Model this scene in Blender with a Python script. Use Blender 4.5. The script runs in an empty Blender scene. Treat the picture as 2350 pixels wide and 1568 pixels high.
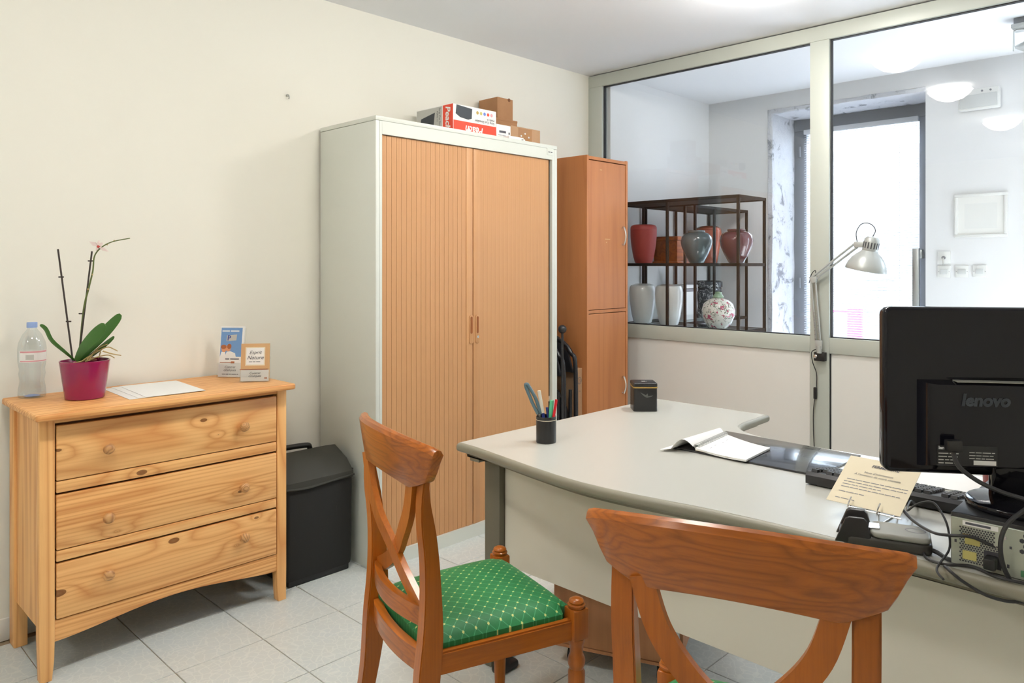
import bpy, bmesh, math, random
from mathutils import Vector, Matrix
random.seed(7)
R = math.radians
S = bpy.context.scene
COL = S.collection

# ------------------------------------------------------------------ camera
HH, AZ, FPX = 1.3326, R(44.27), 1718.0
cd = bpy.data.cameras.new('camera'); cam = bpy.data.objects.new('camera', cd); COL.objects.link(cam)
cam.location = (0, 0, HH); cam.rotation_euler = (R(90), 0, AZ - R(90))
cd.sensor_fit = 'HORIZONTAL'; cd.sensor_width = 36.0; cd.lens = FPX / 2350 * 36
cd.shift_y = -177 / 2350; cd.clip_start = 0.02; cd.clip_end = 200
S.camera = cam
FW = Vector((math.cos(AZ), math.sin(AZ), 0)); RT = Vector((math.sin(AZ), -math.cos(AZ), 0))

# ------------------------------------------------------------------ world, light, exposure
w = bpy.data.worlds.new('world'); S.world = w; w.use_nodes = True
bg = w.node_tree.nodes['Background']; bg.inputs[0].default_value = (0.74, 0.86, 1.0, 1); bg.inputs[1].default_value = 8.0
LAMP_COL = (1.0, 0.96, 0.895); LAMP_STR = 52.0
S.cycles.max_bounces = 8; S.cycles.diffuse_bounces = 3; S.cycles.glossy_bounces = 3; S.cycles.caustics_reflective = False; S.cycles.caustics_refractive = False
sl = bpy.data.lights.new('sun', 'SUN'); sl.energy = 25.0; sl.angle = R(.6); sl.color = (.96, .98, 1.0)
sun = bpy.data.objects.new('sun', sl); COL.objects.link(sun); sun.location = (9, 0, 8)
sun.rotation_euler = Vector((-math.cos(R(55)) * math.cos(R(12)), math.cos(R(55)) * math.sin(R(12)), -math.sin(R(55)))).to_track_quat('-Z', 'Y').to_euler()
S.view_settings.view_transform = 'Standard'; S.view_settings.look = 'None'
S.view_settings.exposure = 0.48; S.view_settings.gamma = 1.0; S.view_settings.use_curve_mapping = False

# ------------------------------------------------------------------ points from the survey of the room
def ray(px, py):
    d = FW + RT * ((px - 1175) / FPX); d.z = (607 - py) / FPX; return d
def at(px, py, dep): p = ray(px, py) * dep; p.z += HH; return p
def on_z(px, py, z): d = ray(px, py); return at(px, py, (z - HH) / d.z)
def on_x(px, py, x): d = ray(px, py); return at(px, py, x / d.x)
def on_y(px, py, y): d = ray(px, py); return at(px, py, y / d.y)

# ------------------------------------------------------------------ materials
M = {}
def mk(name):
    m = bpy.data.materials.new(name); m.use_nodes = True; M[name] = m
    nt = m.node_tree; return m, nt, nt.nodes['Principled BSDF']
def mat(name, col, rough=0.5, metal=0.0, spec=0.5, coat=0.0, trans=0.0, ior=1.5, emit=None, estr=0.0, sheen=0.0, alpha=1.0):
    m, nt, b = mk(name)
    b.inputs['Base Color'].default_value = (*col, 1); b.inputs['Roughness'].default_value = rough
    b.inputs['Metallic'].default_value = metal; b.inputs['Specular IOR Level'].default_value = spec
    b.inputs['Coat Weight'].default_value = coat; b.inputs['Transmission Weight'].default_value = trans
    b.inputs['IOR'].default_value = ior; b.inputs['Sheen Weight'].default_value = sheen
    if emit: b.inputs['Emission Color'].default_value = (*emit, 1); b.inputs['Emission Strength'].default_value = estr
    return m
def sr(*c): return tuple(((v / 255) / 12.92 if v / 255 <= .04045 else ((v / 255 + .055) / 1.055) ** 2.4) for v in c)
class G:
    """small helper around a node tree"""
    def __init__(s, nt): s.nt = nt
    def n(s, typ, **kw):
        nd = s.nt.nodes.new(typ)
        for k, v in kw.items(): setattr(nd, k, v)
        return nd
    def l(s, a, b): s.nt.links.new(a, b)
    def math(s, op, a, b=None, c=None):
        nd = s.n('ShaderNodeMath', operation=op)
        for i, v in enumerate((a, b, c)):
            if v is None: continue
            if isinstance(v, (int, float)): nd.inputs[i].default_value = v
            else: s.l(v, nd.inputs[i])
        return nd.outputs[0]
    def coords(s, src='Object', scale=(1, 1, 1), rot=(0, 0, 0), loc=(0, 0, 0)):
        if src == 'World': o = s.n('ShaderNodeNewGeometry').outputs['Position']
        else: o = s.n('ShaderNodeTexCoord').outputs[src]
        mp = s.n('ShaderNodeMapping'); mp.inputs['Scale'].default_value = scale
        mp.inputs['Rotation'].default_value = rot; mp.inputs['Location'].default_value = loc
        s.l(o, mp.inputs[0]); return mp.outputs[0]
    def noise(s, vec, scale, detail=3, rough=.5, dist=0):
        nd = s.n('ShaderNodeTexNoise'); nd.inputs['Scale'].default_value = scale; nd.inputs['Detail'].default_value = detail
        nd.inputs['Roughness'].default_value = rough; nd.inputs['Distortion'].default_value = dist
        s.l(vec, nd.inputs['Vector']); return nd.outputs['Fac']
    def ramp(s, fac, stops):
        nd = s.n('ShaderNodeValToRGB'); cr = nd.color_ramp
        while len(cr.elements) < len(stops): cr.elements.new(0.5)
        for e, (p, c) in zip(cr.elements, stops):
            e.position = p; e.color = (*c, 1) if len(c) == 3 else c
        s.l(fac, nd.inputs[0]); return nd.outputs[0]
    def mix(s, fac, a, b, mode='MIX'):
        nd = s.n('ShaderNodeMix', data_type='RGBA', blend_type=mode)
        if isinstance(fac, (int, float)): nd.inputs[0].default_value = fac
        else: s.l(fac, nd.inputs[0])
        for i, v in ((6, a), (7, b)):
            if isinstance(v, tuple): nd.inputs[i].default_value = (*v, 1)
            else: s.l(v, nd.inputs[i])
        return nd.outputs[2]
    def bump(s, h, strength, dist, bsdf):
        nd = s.n('ShaderNodeBump'); nd.inputs['Strength'].default_value = strength; nd.inputs['Distance'].default_value = dist
        s.l(h, nd.inputs['Height']); s.l(nd.outputs[0], bsdf.inputs['Normal'])

def painted(name, col, rough=0.85, bump=0.15, scale=140):
    m, nt, b = mk(name); g = G(nt); b.inputs['Base Color'].default_value = (*col, 1); b.inputs['Roughness'].default_value = rough
    if bump > .2: h = g.noise(g.coords('World'), scale, 2, .6); g.bump(h, bump, .002, b)
    return m
def wood(name, light, mid, dark, axis='X', rings=9.0, freq=2.2, stretch=.12, rough=.4, coat=.0, fibre=.25, knots=0.0, contrast=1.0, spec=.5, fsc=330, lines=0):
    """contours of a stretched noise field read as sawn growth rings"""
    m, nt, b = mk(name); g = G(nt)
    sc = {'X': (stretch, 1, 1), 'Y': (1, stretch, 1), 'Z': (1, 1, stretch)}[axis]
    c = g.coords('Object', sc); f = g.noise(c, freq * 3, 1.5, .4, .25); kd = None
    if knots:      # knots: the rings wrap around them
        co = g.n('ShaderNodeTexCoord').outputs['Object']; sep = g.n('ShaderNodeSeparateXYZ'); g.l(co, sep.inputs[0])
        for kx, kz_, kr in knots:
            dx = g.math('MULTIPLY', g.math('SUBTRACT', sep.outputs[0], kx), .5); dz = g.math('SUBTRACT', sep.outputs[2], kz_)
            dd = g.math('SQRT', g.math('ADD', g.math('MULTIPLY', dx, dx), g.math('MULTIPLY', dz, dz)))
            f = g.math('ADD', f, g.math('MULTIPLY', g.math('EXPONENT', g.math('MULTIPLY', dd, -34.0)), .17))
            q = g.math('LESS_THAN', dd, kr * .8); kd = q if kd is None else g.math('MAXIMUM', kd, q)
    r = g.math('PINGPONG', g.math('MULTIPLY', f, rings * 2), 1.0)
    r = g.math('POWER', r, 2.2)
    scf = {'X': (.02, 1, 1), 'Y': (1, .02, 1), 'Z': (1, 1, .02)}[axis]
    fb = g.noise(g.coords('Object', scf), fsc, 4, .7)
    big = g.noise(c, freq * 1.4, 2)
    base = g.mix(big, light, mid)
    col = g.mix(g.math('MULTIPLY', r, .75 * contrast), base, dark)
    col = g.mix(g.math('MULTIPLY', g.math('SUBTRACT', fb, .42), fibre * 2), col, dark)
    if lines:      # close straight grain lines where the board was cut through the rings
        sp_ = g.n('ShaderNodeSeparateXYZ'); g.l(g.n('ShaderNodeTexCoord').outputs['Object'], sp_.inputs[0])
        q = g.math('ADD', g.math('MULTIPLY_ADD', sp_.outputs[2], lines, g.math('MULTIPLY', sp_.outputs[1], lines * .6)), g.math('MULTIPLY', f, 7.0))
        q = g.math('POWER', g.math('PINGPONG', q, 1.0), 2.5)
        mk_ = g.ramp(big, [(0, (.25, .25, .25)), (.42, (.25, .25, .25)), (.52, (1, 1, 1)), (1, (1, 1, 1))])
        col = g.mix(g.math('MULTIPLY', g.math('MULTIPLY', q, mk_), .75), col, dark)
    if kd is not None: col = g.mix(g.math('MULTIPLY', kd, .85), col, tuple(v * .3 for v in dark))
    g.l(col, b.inputs['Base Color']); b.inputs['Roughness'].default_value = rough
    b.inputs['Coat Weight'].default_value = coat; b.inputs['Coat Roughness'].default_value = .16; b.inputs['Specular IOR Level'].default_value = spec
    g.bump(fb, .06, .001, b); return m

painted('wall_paint', sr(246, 243, 231)); painted('lobby_paint', sr(244, 244, 246), bump=.1)
painted('ceiling_paint', sr(250, 251, 254), bump=.08); mat('baseboard_paint', sr(240, 238, 230), .45)
mat('alu_white', sr(194, 199, 190), .4); mat('panel_white', sr(236, 235, 230), .4); mat('gasket', (.012, .012, .014), .6)
PINE = (sr(254, 204, 138), sr(250, 186, 112), sr(208, 126, 58))
KNOTS = [(-.12, .613, .011), (-.012, .349, .012), (.235, .470, .006), (.095, .762, .008), (-.375, .275, .014), (-.375, .735, .006), (.30, .355, .006), (.15, .70, .001), (-.20, .43, .001), (.22, .27, .001)]
wood('pine_x', *PINE, 'X', rings=13, freq=2.6, stretch=.05, rough=.42, knots=KNOTS, contrast=.8, fsc=200, lines=150)
wood('pine_z', *PINE, 'Z', rings=9, freq=3.0, stretch=.06, rough=.42, contrast=.8)
wood('pine_knob', sr(226, 176, 118), sr(206, 150, 92), sr(150, 92, 46), 'X', rings=26, freq=3, stretch=1, rough=.4)
CH = (sr(192, 110, 36), sr(172, 92, 25), sr(106, 52, 12))
wood('cherry_y', *CH, 'Y', rings=10.0, freq=7.0, stretch=.035, rough=.28, coat=.25, fibre=.7, contrast=.6, spec=.3, fsc=130)
wood('cherry_x', *CH, 'X', rings=4, freq=5.0, stretch=.06, rough=.28, coat=.25, fibre=.6, contrast=.55, spec=.3, fsc=130)
wood('cherry_z', *CH, 'Z', rings=2.2, freq=2.6, stretch=.1, rough=.30, coat=.2, fibre=.5, contrast=.6, spec=.3, fsc=130)
wood('beech', sr(216, 164, 114), sr(208, 154, 103), sr(188, 131, 82), 'Z', rings=5, freq=7, stretch=.012, rough=.45, fibre=.3, contrast=.35)
wood('alder', sr(206, 138, 86), sr(190, 120, 70), sr(164, 94, 50), 'Z', rings=4, freq=3.2, stretch=.06, rough=.42, fibre=.35, contrast=.5)
wood('pedestal_wood', sr(206, 148, 104), sr(190, 130, 86), sr(160, 100, 62), 'Z', rings=4, freq=5, stretch=.03, rough=.45, contrast=.4)
mat('cab_metal', sr(226, 229, 220), .4); mat('groove', sr(120, 76, 44), .8)
mat('handle_plastic', sr(200, 128, 66), .4); mat('handle_dark', sr(150, 84, 30), .5)
mat('chrome', (.75, .75, .76), .2, 1.0); mat('brushed', (.60, .61, .60), .38, 1.0); mat('lamp_silver', sr(188, 192, 190), .34, .25)
mat('black_plastic', (.012, .012, .013), .4); mat('gloss_black', (.006, .006, .010), .05, spec=.35); mat('black_matt', (.02, .02, .021), .75)
mat('rubber', (.015, .015, .015), .6); mat('cable_black', (.028, .028, .03), .5); mat('white_plastic', sr(240, 240, 238), .4)
mat('paper', sr(246, 245, 242), .8); mat('cream_paper', sr(240, 228, 200), .8); mat('ink', (.06, .06, .07), .8); mat('ink_grey', sr(140, 140, 146), .8)
mat('glass_white', (1, 1, 1), .3, emit=LAMP_COL, estr=LAMP_STR)
mat('desk_top', sr(204, 204, 196), .24); mat('desk_edge', sr(146, 142, 126), .4); mat('desk_panel', sr(236, 232, 216), .5); mat('desk_leg', sr(112, 108, 92), .5)
mat('magenta', sr(150, 16, 80), .18, coat=.4); mat('leaf', sr(62, 112, 40), .32); mat('stake', sr(58, 48, 42), .6); mat('stem_green', sr(96, 110, 56), .5)
mat('root', sr(190, 165, 110), .7); mat('petal', sr(246, 226, 220), .6); mat('petal_red', sr(190, 60, 50), .6); mat('soil', sr(70, 48, 34), .9)
mat('cap_blue', sr(150, 176, 226), .4); mat('print_pink', sr(232, 170, 176), .7); mat('print_blue', sr(118, 160, 212), .6); mat('print_red', sr(240, 78, 52), .55)
mat('print_white', sr(248, 247, 244), .6); mat('print_grey', sr(196, 196, 190), .6); mat('print_dark', sr(52, 58, 66), .5); mat('print_brown', sr(176, 104, 62), .7); mat('print_skin', sr(226, 160, 120), .7)
mat('kraft', sr(214, 172, 124), .8); mat('gold', sr(196, 166, 96), .35, .6)
def cardboard(name, a, b_):
    m, nt, b = mk(name); g = G(nt); c = g.coords('Object'); n = g.noise(c, 14, 4)
    g.l(g.mix(n, a, b_), b.inputs['Base Color']); b.inputs['Roughness'].default_value = .85
cardboard('card', sr(184, 138, 100), sr(166, 120, 82)); cardboard('card2', sr(196, 158, 122), sr(178, 138, 102)); mat('tape', sr(172, 122, 74), .15, coat=.5)
m, nt, b = mk('tile'); g = G(nt)
c = g.coords('World', (1, 1, 1)); d = g.n('ShaderNodeTexVoronoi', feature='DISTANCE_TO_EDGE'); d.inputs['Scale'].default_value = 34
wv = g.n('ShaderNodeTexNoise'); wv.inputs['Scale'].default_value = 18; g.l(c, wv.inputs['Vector'])
vm = g.n('ShaderNodeVectorMath', operation='MULTIPLY_ADD'); g.l(wv.outputs['Color'], vm.inputs[0]); vm.inputs[1].default_value = (.03, .03, 0); g.l(c, vm.inputs[2])
g.l(vm.outputs[0], d.inputs['Vector'])
ln = g.ramp(d.outputs['Distance'], [(0, (1, 1, 1)), (.035, (.8, .8, .8)), (.07, (0, 0, 0))])
sp = g.noise(c, 260, 3, .7); pa = g.noise(c, 5, 3)
base = g.mix(pa, sr(216, 226, 230), sr(226, 228, 222)); base = g.mix(g.math('MULTIPLY', sp, .55), base, sr(200, 206, 202))
g.l(g.mix(g.math('MULTIPLY', ln, .6), base, sr(232, 236, 232)), b.inputs['Base Color']); b.inputs['Roughness'].default_value = .38
mat('lobby_floor', sr(238, 238, 240), .4); mat('grout', sr(166, 146, 120), .9)
m, nt, b = mk('green_fabric'); g = G(nt)
s45 = g.n('ShaderNodeSeparateXYZ'); g.l(g.coords('Object', (1 / .0235, 1 / .0235, 1), (0, 0, R(45))), s45.inputs[0])
def tri(v): return g.math('PINGPONG', v, .5)
u, v = tri(s45.outputs[0]), tri(s45.outputs[1])
lines = g.math('MAXIMUM', g.math('LESS_THAN', u, .035), g.math('LESS_THAN', v, .035))
dots = g.math('MULTIPLY', g.math('LESS_THAN', u, .10), g.math('LESS_THAN', v, .10))
weave = g.noise(g.coords('Object'), 900, 2)
gc = g.mix(weave, sr(8, 104, 50), sr(28, 134, 74)); gc = g.mix(g.math('MULTIPLY', lines, .55), gc, sr(84, 176, 118)); gc = g.mix(dots, gc, sr(206, 214, 130))
g.l(gc, b.inputs['Base Color']); b.inputs['Roughness'].default_value = .55; b.inputs['Sheen Weight'].default_value = .5; b.inputs['Sheen Roughness'].default_value = .3; b.inputs['Sheen Tint'].default_value = (*sr(150, 220, 170), 1)
g.bump(weave, .15, .0008, b)
m, nt, b = mk('bag_fabric'); g = G(nt); n = g.noise(g.coords('Object'), 420, 2); sc_ = g.noise(g.coords('Object', (1, 1, .4)), 16, 5, .75)
g.l(g.mix(g.ramp(sc_, [(0, (0, 0, 0)), (.62, (0, 0, 0)), (.72, (.3, .3, .3)), (1, (.5, .5, .5))]), sr(22, 22, 21), sr(74, 72, 66)), b.inputs['Base Color']); b.inputs['Roughness'].default_value = .75; g.bump(n, .3, .001, b)
m, nt, b = mk('bag_flap'); g = G(nt); n = g.noise(g.coords('Object'), 420, 2); b.inputs['Base Color'].default_value = (*sr(54, 54, 48), 1); b.inputs['Roughness'].default_value = .7; g.bump(n, .3, .001, b)
m, nt, b = mk('stone'); g = G(nt); c = g.coords('World'); n1 = g.noise(c, 7, 6, .7, .6); n2 = g.noise(c, 42, 5, .7)
g.l(g.ramp(n1, [(0, sr(120, 124, 134)), (.36, sr(150, 154, 164)), (.44, sr(226, 228, 236)), (1, sr(244, 245, 250))]), b.inputs['Base Color']); b.inputs['Roughness'].default_value = .95
g.bump(g.math('ADD', n1, g.math('MULTIPLY', n2, .5)), .9, .02, b)
mat('frame_grey', sr(128, 132, 140), .5); mat('blind', sr(222, 224, 230), .5); mat('rack_metal', sr(34, 32, 32), .75, spec=.2); mat('pale_grey', sr(214, 216, 216), .5)
m, nt, b = mk('pane_glass'); g = G(nt); nt.nodes.remove(b)
tr = g.n('ShaderNodeBsdfTransparent'); tr.inputs[0].default_value = (.97, .98, .98, 1); gl = g.n('ShaderNodeBsdfGlossy'); gl.inputs['Roughness'].default_value = 0.0
lw = g.n('ShaderNodeLayerWeight'); lw.inputs[0].default_value = .5; mx = g.n('ShaderNodeMixShader')
g.l(g.math('MULTIPLY_ADD', g.math('POWER', lw.outputs['Facing'], 5.0), .96, .04), mx.inputs[0]); g.l(tr.outputs[0], mx.inputs[1]); g.l(gl.outputs[0], mx.inputs[2]); g.l(mx.outputs[0], nt.nodes['Material Output'].inputs[0])
def clear(name, tint, gloss=.08):
    m, nt, b = mk(name); g = G(nt); nt.nodes.remove(b)
    tr = g.n('ShaderNodeBsdfTransparent'); tr.inputs[0].default_value = (*tint, 1); gl = g.n('ShaderNodeBsdfGlossy'); gl.inputs['Roughness'].default_value = .05
    lw = g.n('ShaderNodeLayerWeight'); lw.inputs[0].default_value = .35; mx = g.n('ShaderNodeMixShader')
    g.l(g.math('MULTIPLY_ADD', lw.outputs['Facing'], .35, gloss), mx.inputs[0]); g.l(tr.outputs[0], mx.inputs[1]); g.l(gl.outputs[0], mx.inputs[2]); g.l(mx.outputs[0], nt.nodes['Material Output'].inputs[0])
clear('bottle_pet', (.93, .96, .97)); clear('acrylic', (.97, .98, .98), .04); clear('shelf_glass', (.84, .90, .90), .12)
m, nt, b = mk('urn_marble'); g = G(nt); n = g.noise(g.coords('Object'), 9, 4, .6, 1.8)
g.l(g.ramp(n, [(0, sr(44, 50, 56)), (.49, sr(52, 58, 66)), (.515, sr(220, 222, 222)), (.54, sr(52, 58, 66)), (1, sr(36, 40, 46))]), b.inputs['Base Color']); b.inputs['Roughness'].default_value = .15
m, nt, b = mk('urn_floral'); g = G(nt); c = g.coords('Object'); n = g.noise(c, 44, 2, .5, .7); n2 = g.noise(c, 40, 2, .5, .4)
col = g.ramp(n, [(0, sr(236, 234, 228)), (.545, sr(236, 234, 228)), (.56, sr(70, 92, 74)), (.60, sr(92, 104, 90)), (.615, sr(236, 234, 228)), (1, sr(60, 52, 60))])
g.l(g.mix(g.ramp(n2, [(0, (0, 0, 0)), (.60, (0, 0, 0)), (.62, (1, 1, 1)), (1, (1, 1, 1))]), col, sr(190, 84, 116)), b.inputs['Base Color']); b.inputs['Roughness'].default_value = .15
mat('urn_red', sr(168, 62, 58), .55); mat('urn_grey', sr(92, 106, 112), .10, coat=.5); mat('urn_maroon', sr(96, 50, 62), .08, coat=.5); mat('urn_orange', sr(170, 78, 48), .12, coat=.4)
mat('urn_white', sr(236, 237, 236), .2, coat=.3); wood('urn_box', sr(184, 98, 42), sr(164, 82, 34), sr(120, 54, 20), 'X', rings=4, freq=6, stretch=.1, rough=.3)
mat('pavement', sr(150, 150, 154), .9); mat('facade', sr(150, 146, 140), .9); mat('road_red', sr(214, 60, 140), .5); mat('tin_black', (.016, .016, .017), .32); mat('tin_print', sr(92, 94, 90), .5)
mat('dark_red', sr(110, 34, 26), .4); mat('pc_metal', sr(190, 196, 182), .38, .55); mat('pc_black', (.02, .02, .022), .45); mat('port_yellow', sr(206, 196, 120), .6); mat('port_blue', sr(110, 136, 214), .5); mat('port_green', sr(90, 150, 110), .5)
mat('leather', (.02, .02, .024), .32); mat('pad_vinyl', (.016, .016, .022), .17, spec=.6, coat=.4); mat('scissor', sr(98, 124, 134), .35); mat('pen_white', sr(236, 230, 216), .4); mat('pen_blue', sr(54, 70, 150), .4); mat('pen_green', sr(96, 200, 150), .4); mat('pen_red', sr(214, 24, 40), .35)
mat('reader_dark', sr(58, 56, 52), .5); mat('reader_grey', sr(150, 150, 142), .45); mat('notebook_edge', sr(226, 210, 180), .8); mat('urn_green', sr(150, 180, 150), .3); mat('print_text', sr(92, 92, 100), .8)

# ------------------------------------------------------------------ mesh helpers
def nb(): return bmesh.new()
def box(bm, lo, hi, bev=0.0, seg=2):
    x0, y0, z0 = [min(a, b) for a, b in zip(lo, hi)]; x1, y1, z1 = [max(a, b) for a, b in zip(lo, hi)]
    v = [bm.verts.new(p) for p in ((x0, y0, z0), (x1, y0, z0), (x1, y1, z0), (x0, y1, z0), (x0, y0, z1), (x1, y0, z1), (x1, y1, z1), (x0, y1, z1))]
    fs = [bm.faces.new([v[i] for i in q]) for q in ((3, 2, 1, 0), (4, 5, 6, 7), (0, 1, 5, 4), (1, 2, 6, 5), (2, 3, 7, 6), (3, 0, 4, 7))]
    if bev > 0:
        es = list({e for f in fs for e in f.edges}); bmesh.ops.bevel(bm, geom=es, offset=bev, segments=seg, profile=.5, affect='EDGES')
    return bm
def prism(bm, poly, axis, lo, hi, bev=0.0, seg=2):
    """extrude a 2-D outline along an axis: Z -> (x,y), Y -> (x,z), X -> (y,z)"""
    def P(p, t): return (p[0], p[1], t) if axis == 'Z' else (p[0], t, p[1]) if axis == 'Y' else (t, p[0], p[1])
    a = [bm.verts.new(P(p, lo)) for p in poly]; b = [bm.verts.new(P(p, hi)) for p in poly]
    n = len(poly); fs = [bm.faces.new(a[::-1]), bm.faces.new(b)] + [bm.faces.new((a[i], a[(i + 1) % n], b[(i + 1) % n], b[i])) for i in range(n)]
    bmesh.ops.recalc_face_normals(bm, faces=fs)
    if bev > 0:
        es = list(set(fs[0].edges) | set(fs[1].edges)); bmesh.ops.bevel(bm, geom=es, offset=bev, segments=seg, profile=.5, affect='EDGES')
    return bm
def lathe(bm, prof, c=(0, 0, 0), n=28, sq=None, caps=True):
    rings = []
    for r, z in prof:
        rings.append([bm.verts.new((c[0] + r * math.cos(2 * math.pi * i / n), c[1] + r * math.sin(2 * math.pi * i / n), c[2] + z)) for i in range(n)])
    fs = []
    for a, b in zip(rings, rings[1:]):
        fs += [bm.faces.new((a[i], a[(i + 1) % n], b[(i + 1) % n], b[i])) for i in range(n)]
    if caps: fs += [bm.faces.new(rings[0][::-1]), bm.faces.new(rings[-1])]
    return bm
def catmull(pts, k=8, closed=False):
    pts = [Vector(p) for p in pts]; out = []; n = len(pts)
    rng = range(n if closed else n - 1)
    for i in rng:
        p0 = pts[(i - 1) % n] if closed or i > 0 else pts[0]; p1 = pts[i]; p2 = pts[(i + 1) % n]
        p3 = pts[(i + 2) % n] if closed or i + 2 < n else pts[-1]
        for j in range(k):
            t = j / k
            out.append(.5 * ((2 * p1) + (p2 - p0) * t + (2 * p0 - 5 * p1 + 4 * p2 - p3) * t * t + (3 * p1 - p0 - 3 * p2 + p3) * t ** 3))
    if not closed: out.append(pts[-1])
    return out
def tube(bm, pts, r, n=8, caps=True, smooth=0, closed=False):
    pts = catmull(pts, smooth, closed) if smooth else [Vector(p) for p in pts]
    rad = r if isinstance(r, (list, tuple)) else None
    m = len(pts); rings = []; up = None
    for i, p in enumerate(pts):
        if closed: t = pts[(i + 1) % m] - pts[i - 1]
        else: t = (pts[min(i + 1, m - 1)] - pts[max(i - 1, 0)])
        t = t.normalized() if t.length > 1e-9 else Vector((0, 0, 1))
        if up is None: up = Vector((0, 0, 1)) if abs(t.z) < .9 else Vector((1, 0, 0))
        s = t.cross(up)
        if s.length < 1e-6: s = t.orthogonal()
        s.normalize(); up = s.cross(t).normalized()
        rr = r if rad is None else rad[0] + (rad[-1] - rad[0]) * i / (m - 1) if len(rad) == 2 else rad[i]
        rings.append([bm.verts.new(p + (s * math.cos(2 * math.pi * j / n) + up * math.sin(2 * math.pi * j / n)) * rr) for j in range(n)])
    prs = list(zip(rings, rings[1:])) + ([(rings[-1], rings[0])] if closed else [])
    for a, b in prs:
        for j in range(n): bm.faces.new((a[j], a[(j + 1) % n], b[(j + 1) % n], b[j]))
    if caps and not closed: bm.faces.new(rings[0][::-1]); bm.faces.new(rings[-1])
    return bm
def sweep(bm, stations):
    """stations: list of equal-length loops of points; skinned and capped"""
    rs = [[bm.verts.new(p) for p in st] for st in stations]; n = len(rs[0]); fs = []
    for a, b in zip(rs, rs[1:]): fs += [bm.faces.new((a[j], a[(j + 1) % n], b[(j + 1) % n], b[j])) for j in range(n)]
    fs += [bm.faces.new(rs[0][::-1]), bm.faces.new(rs[-1])]; bmesh.ops.recalc_face_normals(bm, faces=fs); return bm
def sphere(bm, c, r, sc=(1, 1, 1), n=14):
    ret = bmesh.ops.create_uvsphere(bm, u_segments=n, v_segments=max(6, n // 2 + 1), radius=r)
    for v in ret['verts']: v.co = Vector(c) + Vector((v.co.x * sc[0], v.co.y * sc[1], v.co.z * sc[2]))
    return bm
def xf(bm, mtx): bmesh.ops.transform(bm, matrix=mtx, verts=bm.verts[:]); return bm
def rrect(x0, y0, x1, y1, r, k=5):
    out = []
    for cx, cy, a0 in ((x1 - r, y0 + r, -90), (x1 - r, y1 - r, 0), (x0 + r, y1 - r, 90), (x0 + r, y0 + r, 180)):
        for i in range(k + 1): a = R(a0 + 90 * i / k); out.append((cx + r * math.cos(a), cy + r * math.sin(a)))
    return out

# ------------------------------------------------------------------ object helpers
ORG = Vector((0, 0, 0))
def finish(bm, name, material, ang=38):
    me = bpy.data.meshes.new(name); bm.normal_update(); bm.to_mesh(me); bm.free()
    me.polygons.foreach_set('use_smooth', [True] * len(me.polygons)); me.set_sharp_from_angle(angle=R(ang))
    if material: me.materials.append(M[material])
    return me
def obj(name, bm, material, parent=None, label=None, kind=None):
    if ORG.length: bmesh.ops.translate(bm, vec=-ORG, verts=bm.verts[:])
    o = bpy.data.objects.new(name, finish(bm, name, material)); COL.objects.link(o); o.parent = parent
    if label: o['label'] = label
    if kind: o['kind'] = kind
    return o
def inst(name, me, parent, loc, rot=(0, 0, 0)):
    o = bpy.data.objects.new(name, me); COL.objects.link(o); o.parent = parent; o.location = loc; o.rotation_euler = rot; return o
def thing(name, label, cat, loc=(0, 0, 0), rz=0.0, group=None, local=False, kind=None):
    """an Empty at the base of a thing; its parts follow in room coordinates, or in its own when local"""
    global ORG
    o = bpy.data.objects.new(name, None); COL.objects.link(o); o.location = loc; o.rotation_euler = (0, 0, rz); o.empty_display_size = .1
    if label: o['label'] = label
    if cat: o['category'] = cat
    if group: o['group'] = group
    if kind: o['kind'] = kind
    ORG = Vector((0, 0, 0)) if local else Vector(loc)
    return o
def solo(name, bm, material, label, cat, group=None, kind=None):
    global ORG
    xs = [v.co.x for v in bm.verts]; ys = [v.co.y for v in bm.verts]; zs = [v.co.z for v in bm.verts]
    ORG = Vector(((min(xs) + max(xs)) / 2, (min(ys) + max(ys)) / 2, min(zs))); loc = ORG.copy()
    o = obj(name, bm, material); ORG = Vector((0, 0, 0)); o.location = loc
    if label: o['label'] = label
    if cat: o['category'] = cat
    if group: o['group'] = group
    if kind: o['kind'] = kind
    return o
def struct(name, bm, material, label=None): return solo(name, bm, material, label, None, None, 'structure')
def text(body, size, org, right, up, align='LEFT', shear=0.0, sx=1.0, bold=0.0):
    cu = bpy.data.curves.new('t', 'FONT'); cu.body = body; cu.size = size; cu.align_x = align; cu.shear = shear; cu.offset = bold; cu.resolution_u = 3
    o = bpy.data.objects.new('t', cu); COL.objects.link(o); dg = bpy.context.evaluated_depsgraph_get(); dg.update()
    me = bpy.data.meshes.new_from_object(o.evaluated_get(dg)); bpy.data.objects.remove(o); bpy.data.curves.remove(cu)
    bm = nb(); bm.from_mesh(me); bpy.data.meshes.remove(me)
    r = Vector(right).normalized() * sx; u = Vector(up).normalized(); n = r.cross(u).normalized(); org = Vector(org)
    for v in bm.verts: v.co = org + r * v.co.x + u * v.co.y + n * .0010
    return bm
def texts(lst):
    bm = nb()
    for a in lst:
        t = text(*a[0], **(a[1] if len(a) > 1 else {})); me = bpy.data.meshes.new('t'); t.to_mesh(me); t.free(); bm.from_mesh(me); bpy.data.meshes.remove(me)
    return bm
def quad(bm, org, right, up, x0, y0, x1, y1, lift=.0003):
    r = Vector(right).normalized(); u = Vector(up).normalized(); n = r.cross(u); org = Vector(org) + n * lift
    bm.faces.new([bm.verts.new(org + r * x + u * y) for x, y in ((x0, y0), (x1, y0), (x1, y1), (x0, y1))]); return bm
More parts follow.
